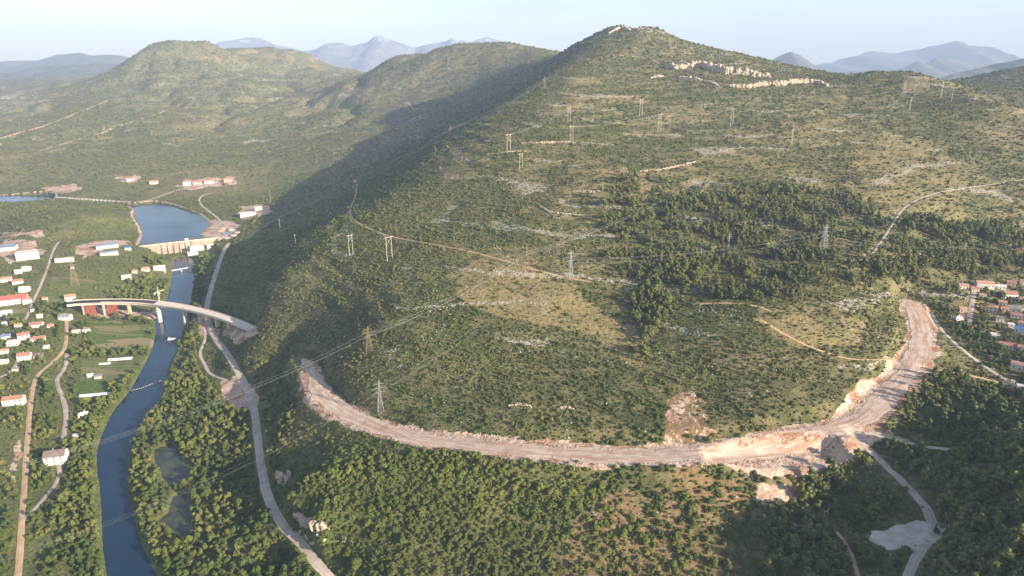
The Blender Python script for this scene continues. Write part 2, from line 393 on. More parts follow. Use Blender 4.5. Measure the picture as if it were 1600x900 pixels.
# ------------------------------------------------------------------ where plants stand
shrubD = np.where(H > 15, .86, .35) - .66 * dry - .45 * red - .55 * rock
shrubD *= np.clip(.72 + 1.4 * (n2 - .38), .25, 1)
shrubD[low] = np.maximum(shrubD[low], .9)
shrubD[bare > .3] = .012
shrubD[scar] = .10
shrubD[field > .3] *= .1
far_left = (GX < -350) & (RR < 2300) & (RR > 1250) & (H > 24)
shrubD[far_left] *= .5
woods = area("205 684;262 600;300 545;318 560;325 590;345 640;392 640;400 720;415 790;470 860;520 925;240 925;225 860;210 800;200 740", .3)
woods |= area("250 905;160 905;155 760;150 718;180 645;232 560;242 500;205 498;175 560;120 640;100 740;100 905", .3)
woods_l = area("0 905;160 905;150 715;240 560;240 505;100 545;0 600", .3)
treeD = np.where(woods, .95, 0.0)
treeD = np.maximum(treeD, np.where(woods_l, .7 * sstep(.40, .56, n2), 0))
treeD = np.maximum(treeD, np.where(area("280 540;300 470;302 420;310 400;328 400;322 470;330 520;318 545", .3), .95, 0))
treeD = np.maximum(treeD, np.where(area("0 480;120 455;240 500;240 560;100 560;0 600", .3), .5 * sstep(.42, .55, n2), 0))
treeD = np.maximum(treeD, np.where(area("170 470;262 468;272 418;250 405;190 440;160 465", .3), .7 * sstep(.4, .5, n2), 0))
treeD = np.maximum(treeD, np.where(area("1440 420;1640 400;1640 620;1560 590;1490 530", .3), .6 * sstep(.4, .52, n2), 0))
treeD = np.maximum(treeD, np.where(area("390 620;400 560;440 580;470 640;440 700;430 790;412 720", .3), .6, 0))
treeD[(bare > .3) | (field > .5)] = 0
pineD = np.where(area("930 300;1000 268;1100 300;1200 285;1330 310;1400 330;1480 350;1600 350;1600 415;1500 432;1440 452;1380 442;1300 452;1200 470;1100 468;1040 470;1020 505;1000 520;980 470;958 420;950 370", .8), np.clip(.15 + 3.0 * (n2 - .42), 0, .9), 0)
pineD = np.maximum(pineD, np.where(area("1200 745;1345 690;1400 700;1460 660;1640 625;1640 925;1180 925;1190 800", .4), .9 * sstep(.3, .45, n2), 0))
pineD = np.maximum(pineD, np.where(area("1400 620;1450 575;1600 620;1600 700;1420 680", .4), .3, 0))
pineD = np.maximum(pineD, np.where(area("985 462;1012 455;1045 478;1025 510;1004 562;988 580;984 520", .4), .9, 0))
pineD[(bare > .3) | (dry > .7)] = 0
noveg = np.zeros(H.shape, bool)
for P, lv in ((RIVER, 0), (LAKE, LAKE_Z), *[(p, 1) for p in PONDS]):
    m = box_mask(P, 5); x, y = GX[m], GY[m]
    d, _ = polydist(x, y, P, True)
    noveg[m] |= inpoly(x, y, P) | (d < (1.5 if lv != LAKE_Z else 4))
for name, w, mat, L in road_lines:
    m = box_mask(L, w); d, _ = polydist(GX[m], GY[m], L)
    noveg[m] |= d < (w * .5 + (1.3 if mat != 'swath' else 3.5))
    q = treeD[m]; q[d < w * .5 + 3.2] = 0; treeD[m] = q; q = pineD[m]; q[d < w * .5 + (6.5 if w > 4.1 else 3.5)] = 0; pineD[m] = q
for P in PADS:
    m = box_mask(P, 10); d, _ = polydist(GX[m], GY[m], P, True); ins = inpoly(GX[m], GY[m], P)
    q = noveg[m]; q |= ins | (d < 1); noveg[m] = q; q = pineD[m]; q[d < 6] = 0; pineD[m] = q
shrubD[noveg] = 0; treeD[noveg] = 0; pineD[noveg] = 0
_dd2, _ = polydist(GX[_m], GY[_m], CUT); _v = shrubD[_m]; _v[_dd2 < 11] = 0; shrubD[_m] = _v
_v = shrubD[_pm]; _v[_pi] = 0; shrubD[_pm] = _v
treeD *= 1 - _foot; shrubD *= 1 - _foot
shrubD = shrubD * (1 - .92 * np.clip(treeD + pineD, 0, 1))

# ------------------------------------------------------------------ materials
def mat_new(name):
    m = bpy.data.materials.new(name); m.use_nodes = True
    nt = m.node_tree
    return m, nt, nt.nodes['Principled BSDF']
class NB:
    """tiny node builder"""
    def __init__(s, nt): s.nt = nt
    def n(s, t, **kw):
        q = s.nt.nodes.new(t)
        for k, v in kw.items(): setattr(q, k, v)
        return q
    def link(s, a, b): s.nt.links.new(a, b)
    def noise(s, scale, vec, detail=4, rough=.55):
        q = s.n('ShaderNodeTexNoise'); q.inputs['Scale'].default_value = scale
        q.inputs['Detail'].default_value = detail; q.inputs['Roughness'].default_value = rough
        s.link(vec, q.inputs['Vector']); return q.outputs['Fac']
    def ramp(s, f, a, b):
        q = s.n('ShaderNodeMapRange'); q.interpolation_type = 'SMOOTHSTEP'
        q.inputs['From Min'].default_value = a; q.inputs['From Max'].default_value = b
        s.link(f, q.inputs['Value']); return q.outputs['Result']
    def math(s, op, a, b=None):
        q = s.n('ShaderNodeMath', operation=op)
        for i, v in enumerate((a, b)):
            if v is None: continue
            if isinstance(v, (int, float)): q.inputs[i].default_value = v
            else: s.link(v, q.inputs[i])
        return q.outputs[0]
    def mix(s, f, a, b):
        q = s.n('ShaderNodeMix', data_type='RGBA')
        for i, v in ((0, f), (6, a), (7, b)):
            if isinstance(v, (int, float)): q.inputs[i].default_value = v
            elif isinstance(v, tuple): q.inputs[i].default_value = (*v, 1)
            else: s.link(v, q.inputs[i])
        return q.outputs[2]
    def bump(s, h, strength, dist, bsdf):
        q = s.n('ShaderNodeBump'); q.inputs['Strength'].default_value = strength; q.inputs['Distance'].default_value = dist
        s.link(h, q.inputs['Height']); s.link(q.outputs[0], bsdf.inputs['Normal'])
def pos(nb):
    return nb.n('ShaderNodeNewGeometry').outputs['Position']

def ground_material():
    m, nt, bs = mat_new('ground'); nb = NB(nt); P = pos(nb)
    c1 = nb.n('ShaderNodeAttribute', attribute_name='cov1'); c2 = nb.n('ShaderNodeAttribute', attribute_name='cov2')
    s1 = nb.n('ShaderNodeSeparateColor'); s2 = nb.n('ShaderNodeSeparateColor')
    nb.link(c1.outputs['Color'], s1.inputs[0]); nb.link(c2.outputs['Color'], s2.inputs[0])
    dry, rock, bare = s1.outputs[0], s1.outputs[1], s1.outputs[2]
    lush, field, red = s2.outputs[0], s2.outputs[1], s2.outputs[2]
    fine = nb.noise(.55, P, 5, .65); mid = nb.noise(.06, P, 5); big = nb.noise(.011, P, 5, .6); clod = nb.noise(.22, P, 4, .6)
    base = nb.mix(nb.ramp(mid, .4, .62), (.100, .104, .040), (.21, .18, .085))
    base = nb.mix(nb.ramp(fine, .5, .68), base, (.088, .100, .032))
    base = nb.mix(nb.ramp(big, .5, .66), base, (.22, .18, .085))
    g = nb.mix(nb.ramp(clod, .38, .62), (.075, .105, .027), (.16, .165, .06))
    base = nb.mix(nb.math('MULTIPLY', lush, nb.ramp(mid, .25, .55)), base, g)
    d = nb.mix(nb.ramp(clod, .35, .65), (.22, .175, .075), (.33, .25, .115))
    d = nb.mix(nb.ramp(fine, .56, .7), d, (.10, .10, .035))
    base = nb.mix(nb.math('MULTIPLY', dry, nb.ramp(nb.math('ADD', fine, dry), .62, .95)), base, d)
    r = nb.mix(nb.ramp(clod, .36, .64), (.25, .135, .065), (.33, .22, .115))
    base = nb.mix(nb.math('MULTIPLY', red, nb.ramp(mid, .3, .5)), base, r)
    # stones showing through everywhere on the karst
    st = nb.n('ShaderNodeTexVoronoi'); st.inputs['Scale'].default_value = .30; nb.link(P, st.inputs['Vector'])
    stones = nb.math('MULTIPLY', nb.ramp(st.outputs['Distance'], .30, .22), nb.ramp(nb.noise(.02, P, 3), .54, .64))
    stones = nb.math('MULTIPLY', stones, nb.math('SUBTRACT', 1.0, lush))
    rk = nb.mix(nb.ramp(fine, .35, .65), (.29, .26, .215), (.45, .395, .325))
    base = nb.mix(stones, base, rk)
    base = nb.mix(nb.ramp(nb.math('ADD', rock, nb.math('MULTIPLY', nb.math('SUBTRACT', clod, .5), 2.2)), .58, .82), base, rk)
    # furrows of the terraced plots
    wv = nb.n('ShaderNodeTexWave', wave_type='BANDS', bands_direction='Y'); wv.inputs['Scale'].default_value = .035; wv.inputs['Distortion'].default_value = 1.2
    wv.inputs['Detail'].default_value = 2
    nb.link(P, wv.inputs['Vector'])
    f = nb.mix(nb.ramp(wv.outputs['Fac'], .35, .65), (.12, .155, .04), (.20, .20, .075))
    vm = nb.n('ShaderNodeMapping'); vm.inputs['Scale'].default_value = (.012, .05, .0); nb.link(P, vm.inputs['Vector'])
    vc = nb.n('ShaderNodeTexVoronoi'); vc.inputs['Scale'].default_value = 1.0; nb.link(vm.outputs[0], vc.inputs['Vector'])
    sv = nb.n('ShaderNodeSeparateColor'); nb.link(vc.outputs['Color'], sv.inputs[0])
    f = nb.mix(nb.ramp(sv.outputs[0], .55, .6), f, (.30, .235, .13))
    f = nb.mix(nb.ramp(sv.outputs[1], .62, .66), f, (.09, .14, .03))
    base = nb.mix(nb.math('MULTIPLY', field, .9), base, f)
    # broken limestone and red earth of the earthworks
    b = nb.mix(nb.ramp(clod, .35, .62), (.44, .285, .195), (.60, .455, .35))
    b = nb.mix(nb.ramp(nb.noise(.05, P, 5, .6), .47, .60), b, (.34, .165, .095))
    b = nb.mix(nb.ramp(fine, .52, .66), b, (.66, .55, .46))
    base = nb.mix(nb.ramp(nb.math('ADD', bare, nb.math('MULTIPLY', nb.math('SUBTRACT', clod, .5), .9)), .42, .58), base, b)
    nb.link(base, bs.inputs['Base Color'])
    bs.inputs['Roughness'].default_value = .95; bs.inputs['Specular IOR Level'].default_value = .15
    nb.bump(nb.math('ADD', nb.math('MULTIPLY', fine, .5), clod), .9, 1.6, bs)
    return m
def road_material(name, a, b, c, streak=False):
    m, nt, bs = mat_new(name); nb = NB(nt); P = pos(nb)
    col = nb.mix(nb.ramp(nb.noise(.12, P, 5), .38, .62), a, b)
    dk = tuple(q * .62 for q in c); col = nb.mix(nb.math('MULTIPLY', nb.ramp(nb.noise(.07, P, 6, .65), .52, .68), .6), col, dk)
    col = nb.mix(nb.ramp(nb.noise(1.2, P, 3), .55, .7), col, c)
    uv = nb.n('ShaderNodeAttribute', attribute_name='across')   # wheel tracks along the middle of each lane
    tr = nb.math('ABSOLUTE', nb.math('SUBTRACT', nb.math('ABSOLUTE', uv.outputs['Fac']), .45))
    col = nb.mix(nb.math('MULTIPLY', nb.ramp(tr, .22, .05), .35), col, c)
    if streak:   # ruts and red earth smeared along the direction of travel
        cv = nb.n('ShaderNodeCombineXYZ'); sp = nb.n('ShaderNodeSeparateXYZ'); nb.link(P, sp.inputs[0])
        nb.link(nb.math('MULTIPLY', uv.outputs['Fac'], 3.5), cv.inputs[0]); nb.link(nb.math('MULTIPLY', sp.outputs[0], .022), cv.inputs[1]); nb.link(nb.math('MULTIPLY', sp.outputs[1], .022), cv.inputs[2])
        k = nb.noise(1.0, cv.outputs[0], 5, .6)
        col = nb.mix(nb.math('MULTIPLY', nb.ramp(k, .49, .61), .7), col, (.44, .24, .15))
        col = nb.mix(nb.ramp(nb.noise(2.3, cv.outputs[0], 4, .6), .56, .68), col, (.70, .58, .48))
    nb.link(col, bs.inputs['Base Color']); bs.inputs['Roughness'].default_value = .95; bs.inputs['Specular IOR Level'].default_value = .15
    nb.bump(nb.noise(.9, P, 4), .9 if streak else .5, .5 if streak else .3, bs)
    return m
def plain(name, col, rough=.8, var=.15, scale=.6, metal=0.0):
    m, nt, bs = mat_new(name); nb = NB(nt)
    tc = nb.n('ShaderNodeTexCoord')
    lo = tuple(c * (1 - var) for c in col); hi = tuple(min(c * (1 + var), .9) for c in col)
    c = nb.mix(nb.ramp(nb.noise(scale, tc.outputs['Object'], 4), .35, .65), lo, hi)
    nb.link(c, bs.inputs['Base Color']); bs.inputs['Roughness'].default_value = rough; bs.inputs['Metallic'].default_value = metal
    return m
def leaf_material(name, cols, brown=.45):
    m, nt, bs = mat_new(name); nb = NB(nt); P = pos(nb)
    oi = nb.n('ShaderNodeObjectInfo')
    rp = nb.n('ShaderNodeValToRGB'); e = rp.color_ramp.elements
    e[0].position = 0; e[0].color = (*cols[0], 1); e[1].position = 1; e[1].color = (*cols[-1], 1)
    for i, c in enumerate(cols[1:-1]):
        q = e.new((i + 1) / (len(cols) - 1)); q.color = (*c, 1)
    nb.link(oi.outputs['Random'], rp.inputs[0])
    c = nb.mix(nb.ramp(nb.noise(.016, P, 3), .42, .62), rp.outputs[0], cols[0])
    c = nb.mix(nb.math('MULTIPLY', nb.ramp(nb.noise(.0045, P, 4), .40, .62), brown), c, (.145, .118, .054))
    nz = nb.noise(1.6, P, 3)
    hs = nb.n('ShaderNodeHueSaturation'); nb.link(c, hs.inputs['Color'])
    nb.link(nb.math('ADD', nb.math('MULTIPLY', nz, 1.1), .45), hs.inputs['Value'])
    nb.link(hs.outputs[0], bs.inputs['Base Color']); bs.inputs['Roughness'].default_value = .75; bs.inputs['Specular IOR Level'].default_value = .2
    nb.bump(nb.noise(3.0, P, 2), .7, .35, bs)
    return m
M = {}
M['ground'] = ground_material()
M['gravel'] = road_material('gravel', (.46, .36, .30), (.56, .46, .39), (.40, .30, .245))
M['ochre'] = road_material('ochre_earth', (.52, .34, .20), (.60, .43, .27), (.44, .28, .16))
M['swath'] = road_material('cleared_swath', (.20, .165, .095), (.27, .225, .14), (.14, .13, .06))
M['pale'] = road_material('pale_stone', (.46, .39, .32), (.58, .51, .43), (.40, .31, .24))
M['cutroad'] = road_material('cut_surface', (.60, .43, .33), (.68, .54, .44), (.46, .27, .18), True)
M['shrub'] = leaf_material('scrub_leaves', [(.074, .100, .020), (.108, .140, .023), (.170, .152, .046), (.146, .172, .030), (.092, .116, .026), (.182, .195, .036)])
M['tree'] = leaf_material('broad_leaves', [(.060, .090, .018), (.090, .128, .022), (.145, .150, .034), (.185, .180, .052), (.12, .160, .026)], .08)
M['pine'] = leaf_material('pine_needles', [(.088, .112, .032), (.115, .140, .034), (.150, .162, .040), (.180, .175, .048)], .15)
M['bark'] = plain('bark', (.10, .075, .05), .9)
M['stone'] = plain('limestone', (.40, .37, .32), .95, .25, .5)
M['cliff'] = plain('cliff_limestone', (.46, .355, .265), .95, .3, .25)
M['rubble'] = plain('broken_limestone', (.54, .405, .31), .95, .3, .3)
M['concrete'] = plain('concrete', (.68, .57, .475), .85, .08, .2)
M['concrete_old'] = plain('weathered_concrete', (.36, .265, .20), .9, .22, .12)
M['bitumen'] = plain('bitumen', (.035, .033, .035), .8, .2)
M['formwork'] = plain('formwork_panels', (.32, .10, .06), .8, .25, .3)
M['white'] = plain('white_render', (.68, .64, .58), .8, .06)
M['cream'] = plain('cream_render', (.70, .60, .46), .8, .08)
M['greywall'] = plain('grey_render', (.45, .43, .42), .8, .12)
M['pinkwall'] = plain('bare_block', (.52, .36, .28), .85, .12)
M['redroof'] = plain('red_tiles', (.36, .175, .125), .8, .22, .8)
M['orangeroof'] = plain('orange_tiles', (.43, .245, .165), .8, .2, .8)
M['brightroof'] = plain('bright_red_sheet', (.40, .12, .10), .6, .12, .8)
M['greyroof'] = plain('grey_roofing', (.27, .25, .25), .8, .15)
M['paleroof'] = plain('pale_roofing', (.62, .56, .52), .8, .1)
M['blueroof'] = plain('blue_sheet', (.07, .20, .42), .5, .08)
M['navyroof'] = plain('slate_blue_roofing', (.16, .20, .30), .6, .12)
M['brownroof'] = plain('brown_roofing', (.20, .15, .13), .8, .2)
M['glass'] = plain('window_glass', (.03, .035, .045), .15, .1)
M['timber'] = plain('timber', (.20, .12, .07), .8)
M['steel'] = plain('galvanised_steel', (.33, .34, .33), .55, .1, .3, .3)
M['rust'] = plain('rusty_steel', (.30, .20, .13), .7, .2, .3, .1)
M['pole'] = plain('pale_pole', (.62, .54, .44), .8, .12)
M['insul'] = plain('insulator', (.30, .26, .24), .3)
M['wire'] = plain('conductor', (.52, .52, .50), .45, .05, .3, .4)
M['yellow'] = plain('crane_yellow', (.58, .52, .36), .6)
M['film'] = plain('greenhouse_film', (.66, .70, .74), .35, .06)
M['dark'] = plain('dark_steel', (.04, .042, .045), .6)
M['float'] = plain('float_foam', (.60, .52, .36), .8)
M['carpaint'] = plain('dark_car_paint', (.03, .035, .05), .3)
M['tyre'] = plain('tyre', (.02, .02, .02), .9)
def water_material():
    m, nt, bs = mat_new('river_water'); nb = NB(nt); P = pos(nb)
    nb.link(nb.mix(nb.ramp(nb.noise(.01, P, 3), .4, .6), (.008, .030, .062), (.012, .040, .078)), bs.inputs['Base Color'])
    rg = nb.n('ShaderNodeMapRange'); nb.link(nb.noise(.012, P, 4), rg.inputs['Value']); rg.inputs['From Min'].default_value = .4; rg.inputs['From Max'].default_value = .65
    rg.inputs['To Min'].default_value = .04; rg.inputs['To Max'].default_value = .22
    nb.link(rg.outputs[0], bs.inputs['Roughness']); bs.inputs['Specular IOR Level'].default_value = .38; bs.inputs['IOR'].default_value = 1.33
    h = nb.math('ADD', nb.noise(.35, P, 3), nb.math('MULTIPLY', nb.noise(.05, P, 3), 2.0))
    nb.bump(h, .22, .5, bs)
    return m
M['water'] = water_material()
def pond_material():
    m, nt, bs = mat_new('pond_water'); nb = NB(nt); P = pos(nb)
    nb.link(nb.mix(nb.ramp(nb.noise(.09, P, 4), .42, .6), (.035, .045, .04), (.075, .08, .035)), bs.inputs['Base Color'])
    bs.inputs['Roughness'].default_value = .25; bs.inputs['IOR'].default_value = 1.33
    return m
M['pond'] = pond_material()
def mountain_material(name, a, b, c, amt):
    m, nt, bs = mat_new(name); nb = NB(nt); P = pos(nb)
    col = nb.mix(nb.ramp(nb.noise(.004, P, 6, .6), .42, .6), a, b)
    sx = nb.n('ShaderNodeSeparateXYZ'); nb.link(P, sx.inputs[0])
    k = nb.math('ADD', nb.math('MULTIPLY', sx.outputs[2], .0008), nb.noise(.005, P, 6, .65))
    col = nb.mix(nb.ramp(k, amt, amt + .12), col, c)
    nb.link(col, bs.inputs['Base Color']); bs.inputs['Roughness'].default_value = .95
    nb.bump(nb.noise(.006, P, 6, .6), .8, 60, bs)
    return m
M['mountain'] = mountain_material('far_mountain', (.07, .085, .05), (.12, .11, .07), (.40, .38, .35), 1.45)
M['mountain_bare'] = mountain_material('far_bare_mountain', (.16, .16, .15), (.25, .24, .22), (.50, .48, .46), 1.22)

# ------------------------------------------------------------------ mesh helpers
class MB:
    def __init__(s): s.v = []; s.f = []
    def add(s, vs, fs):
        o = len(s.v); s.v += [tuple(p) for p in vs]; s.f += [tuple(i + o for i in f) for f in fs]
        return s
    def box(s, x0, x1, y0, y1, z0, z1):
        return s.add([(x0, y0, z0), (x1, y0, z0), (x1, y1, z0), (x0, y1, z0), (x0, y0, z1), (x1, y0, z1), (x1, y1, z1), (x0, y1, z1)],
                     [(0, 3, 2, 1), (4, 5, 6, 7), (0, 1, 5, 4), (1, 2, 6, 5), (2, 3, 7, 6), (3, 0, 4, 7)])
    def bar(s, a, b, w, w2=None, n=4):
        a = Vector(a); b = Vector(b); w2 = w if w2 is None else w2
        d = (b - a).normalized(); u = d.cross(Vector((0, 0, 1)) if abs(d.z) < .95 else Vector((1, 0, 0))).normalized(); t = d.cross(u)
        vs = []
        for p, r in ((a, w), (b, w2)):
            for k in range(n):
                q = 2 * math.pi * (k + .5) / n
                vs.append(p + u * (math.cos(q) * r * .7) + t * (math.sin(q) * r * .7))
        fs = [(k, (k + 1) % n, n + (k + 1) % n, n + k) for k in range(n)] + [tuple(range(n))[::-1], tuple(range(n, 2 * n))]
        return s.add(vs, fs)
    def tube(s, P, w, n=4):
        P = [Vector(p) for p in P]; rings = []
        for i, p in enumerate(P):
            d = (P[min(i + 1, len(P) - 1)] - P[max(i - 1, 0)]).normalized()
            u = d.cross(Vector((0, 0, 1))).normalized(); t = d.cross(u)
            rings += [p + u * math.cos(6.2832 * k / n) * w + t * math.sin(6.2832 * k / n) * w for k in range(n)]
        fs = [(i * n + k, i * n + (k + 1) % n, (i + 1) * n + (k + 1) % n, (i + 1) * n + k) for i in range(len(P) - 1) for k in range(n)]
        return s.add(rings, fs)
    def build(s, name, mat, parent=None, loc=None, smooth_=False):
        me = bpy.data.meshes.new(name); me.from_pydata(s.v, [], s.f); me.update()
        if smooth_: me.polygons.foreach_set('use_smooth', np.ones(len(me.polygons), bool))
        me.materials.append(mat if not isinstance(mat, str) else M[mat])
        o = bpy.data.objects.new(name, me); COL.objects.link(o)
        if parent: o.parent = parent
        if loc is not None: o.location = loc
        return o
def np_mesh(name, V, F, mat, smooth_=True):
    V = np.asarray(V, np.float32); F = np.asarray(F, np.int32); k = F.shape[1]
    me = bpy.data.meshes.new(name)
    me.vertices.add(len(V)); me.vertices.foreach_set('co', V.ravel())
    me.loops.add(F.size); me.loops.foreach_set('vertex_index', F.ravel())
    me.polygons.add(len(F)); me.polygons.foreach_set('loop_start', np.arange(0, F.size, k, dtype=np.int32))
    me.polygons.foreach_set('use_smooth', np.full(len(F), smooth_)); me.update(calc_edges=True)
    me.materials.append(M[mat]); return me
def tag(o, label=None, cat=None, group=None, kind=None):
    if label: o['label'] = label
    if cat: o['category'] = cat
    if group: o['group'] = group
    if kind: o['kind'] = kind
    return o
def thing(name, loc, label, cat, group=None, rz=0.0):
    o = bpy.data.objects.new(name, None); COL.objects.link(o); o.location = loc; o.rotation_euler = (0, 0, rz)
    return tag(o, label, cat, group)
def struct(name, me):
    o = bpy.data.objects.new(name, me); COL.objects.link(o); o['kind'] = 'structure'; return o

# ------------------------------------------------------------------ ground sheet
idx = np.arange(NA * NL).reshape(NL, NA)
F = np.stack([idx[:-1, :-1], idx[:-1, 1:], idx[1:, 1:], idx[1:, :-1]], -1).reshape(-1, 4)
Vt = np.stack([GX, GY, H], -1).reshape(-1, 3)
me = np_mesh('ground', Vt, F, 'ground')
for nm, chans in (('cov1', (dry, rock, bare)), ('cov2', (lush, field, red))):
    at = me.color_attributes.new(nm, 'FLOAT_COLOR', 'POINT')
    c = np.zeros((len(Vt), 4), np.float32); c[:, 3] = 1
    for k, ch in enumerate(chans): c[:, k] = ch.ravel()
    at.data.foreach_set('color', c.ravel())
struct('ground', me)

def poly_sheet(name, P, z, mat):
    b = bmesh.new(); vs = [b.verts.new((p[0], p[1], z)) for p in P]; f = b.faces.new(vs)
    if f.normal.z < 0: f.normal_flip()
    bmesh.ops.triangulate(b, faces=[f]); b.normal_update()
    for q in b.faces:
        if q.normal.z < 0: q.normal_flip()
    me = bpy.data.meshes.new(name); b.to_mesh(me); b.free(); at = me.attributes.new('across', 'FLOAT', 'POINT')
    me.materials.append(M[mat]); return struct(name, me)
def grow(P, d):
    P = np.asarray(P)[:, :2]; n = len(P); area2 = 0
    for i in range(n): area2 += P[i - 1][0] * P[i][1] - P[i][0] * P[i - 1][1]
    sg = 1 if area2 > 0 else -1; out = []
    for i in range(n):
        t = P[(i + 1) % n] - P[i - 1]; t = t / (np.hypot(*t) + 1e-9); out.append(P[i] + d * sg * np.array([t[1], -t[0]]))
    return out
poly_sheet('river', grow(RIVER, 1.0), 0.0, 'water')
poly_sheet('lake', grow(LAKE, 1.5), LAKE_Z, 'water')
for P in PONDS: poly_sheet('pond', grow(P, 1.0), 1.2, 'pond')

def strip(name, L, w, mat, lift=.18, seed=0, wob=.35, taper=0):
    L = resample(L, 2.5); n = len(L); nx = 5
    t = np.gradient(L[:, :2], axis=0); t /= np.hypot(t[:, 0], t[:, 1])[:, None] + 1e-9
    nr = np.stack([t[:, 1], -t[:, 0]], 1)
    s = np.arange(n) * 2.5
    wl = w * .5 * (1 + wob * (fbm(s, s * 0, 14, 3, seed) - .5)); wr = w * .5 * (1 + wob * (fbm(s, s * 0 + 50, 14, 3, seed + 5) - .5))
    if taper: q_ = .3 + .7 * sstep(0, taper, s); wl = wl * q_; wr = wr * q_
    V = []; A = []
    for k in range(nx):
        q = -1 + 2 * k / (nx - 1); off = np.where(q < 0, q * wl, q * wr)
        xy = L[:, :2] + nr * off[:, None]
        r = np.hypot(xy[:, 0], xy[:, 1])
        V.append(np.column_stack([xy, hz(xy[:, 0], xy[:, 1]) + (lift + r * 2.5e-4) * (1 - .55 * abs(q) ** 3)])); A.append(np.full(n, q))
    V = np.stack(V, 1).reshape(-1, 3); A = np.stack(A, 1).ravel()
    i = np.arange(n * nx).reshape(n, nx)
    F = np.stack([i[:-1, :-1], i[:-1, 1:], i[1:, 1:], i[1:, :-1]], -1).reshape(-1, 4)
    me = np_mesh(name, V, F, mat)
    if me.polygons[0].normal.z < 0: me.flip_normals()
    a = me.attributes.new('across', 'FLOAT', 'POINT'); a.data.foreach_set('value', A.astype(np.float32))
    return struct(name, me)
for i, (name, w, mat, L) in enumerate(road_lines): strip(name, L, w, mat, seed=i * 3)
poly_sheet('work_platform', resample(np.vstack([PLAT, PLAT[:1]]), 5)[:-1] * [1, 1, 1], 63.5 + .22, 'cutroad')
strip('construction_road', CUT, 19.0, 'cutroad', .2, 91, 1.0, 110)
for P in PADS:
    P2 = resample(np.vstack([P, P[:1]]), 2.0)[:-1]; P2[:, :2] += (np.stack([fbm(P2[:, 0], P2[:, 1], 7, 2, 81), fbm(P2[:, 0], P2[:, 1], 7, 2, 82)], 1) - .5) * 6
    b = bmesh.new(); f = b.faces.new([b.verts.new((p[0], p[1], 0)) for p in P2])
    bmesh.ops.triangulate(b, faces=[f]); bmesh.ops.subdivide_edges(b, edges=b.edges[:], cuts=3, use_grid_fill=True)
    for v in b.verts: v.co.z = float(hz(v.co.x, v.co.y)) + .28
    b.normal_update()
    for q in b.faces:
        if q.normal.z < 0: q.normal_flip()
    me = bpy.data.meshes.new('gravel_yard'); b.to_mesh(me); b.free(); me.materials.append(M['pale']); struct('gravel_yard', me)

# ------------------------------------------------------------------ far mountains, each a ridge at its own distance
def ridge(name, prof, dist, front, back, mat, seed, rough=1.0):
    P = px(prof); us = np.linspace(P[0, 0], P[-1, 0], 160); vs = np.interp(us, P[:, 0], P[:, 1])
    dx, dy, dz = pdir(us, vs); t = dist / dy; X = dx * t; Z = CAMZ + dz * t
    Z = Z + (fbm(X, X * 0, dist * .03, 4, seed) - .5) * dist * .006 * rough
    prof_y = np.concatenate([np.linspace(-1, 0, 26), np.linspace(.1, 1, 10)])
    V = []
    for q in prof_y:
        run = front if q < 0 else back
        y = dist + q * run + (fbm(X, X * 0 + seed, dist * .06, 3, seed) - .5) * front * .5
        fall = (1 - abs(q)) ** 1.25
        gul = 1 - abs(q) * (1 - abs(q)) * 1.5 * rough * (np.abs(2 * fbm(X, y, dist * .05, 4, seed + 3) - 1))
        z = 150 + (Z - 150) * fall * gul
        V.append(np.stack([X * (y / dist) ** .3, y, z], -1))
    V = np.stack(V, 0); n, k = V.shape[:2]; i = np.arange(n * k).reshape(n, k)
    F = np.stack([i[:-1, :-1], i[:-1, 1:], i[1:, 1:], i[1:, :-1]], -1).reshape(-1, 4)
    return struct(name, np_mesh(name, V.reshape(-1, 3), F, mat))
ridge('mountains', "-150 100;-60 97;0 96;40 95;75 94;100 87;125 83;140 82;155 85;185 87;205 88;260 95;330 110", 11000, 3500, 2000, 'mountain', 3)
ridge('mountains', "-120 122;-30 118;20 112;60 104;100 101;140 100;190 100;260 112", 7800, 1800, 1200, 'mountain', 13)
ridge('mountains', "250 92;300 80;340 69;362 61;385 59;410 62;430 70;470 82;495 76;512 67;530 65;548 70;570 66;586 58;602 59;620 66;645 75;668 70;690 66;708 59;722 63;740 65;760 57;778 62;800 70;840 82;900 100", 16000, 4000, 2500, 'mountain_bare', 23, 1.2)
ridge('mountains', "1180 106;1205 94;1220 86;1235 81;1248 86;1260 95;1275 104;1300 112", 9000, 1500, 1000, 'mountain', 33, .7)
ridge('mountains', "1240 108;1275 98;1300 94;1325 87;1355 80;1375 83;1400 83;1425 77;1450 71;1475 67;1498 71;1515 70;1540 77;1565 86;1590 94;1660 104;1750 110", 14500, 4000, 2000, 'mountain', 43)
ridge('mountains', "1340 112;1390 108;1415 100;1432 95;1450 100;1470 90;1490 87;1510 92;1530 99;1560 102;1620 112", 9500, 1800, 1200, 'mountain', 53)
ridge('mountains', "1440 128;1480 119;1520 110;1560 101;1600 91;1660 82;1740 90", 5600, 1500, 1200, 'mountain', 63, .6)

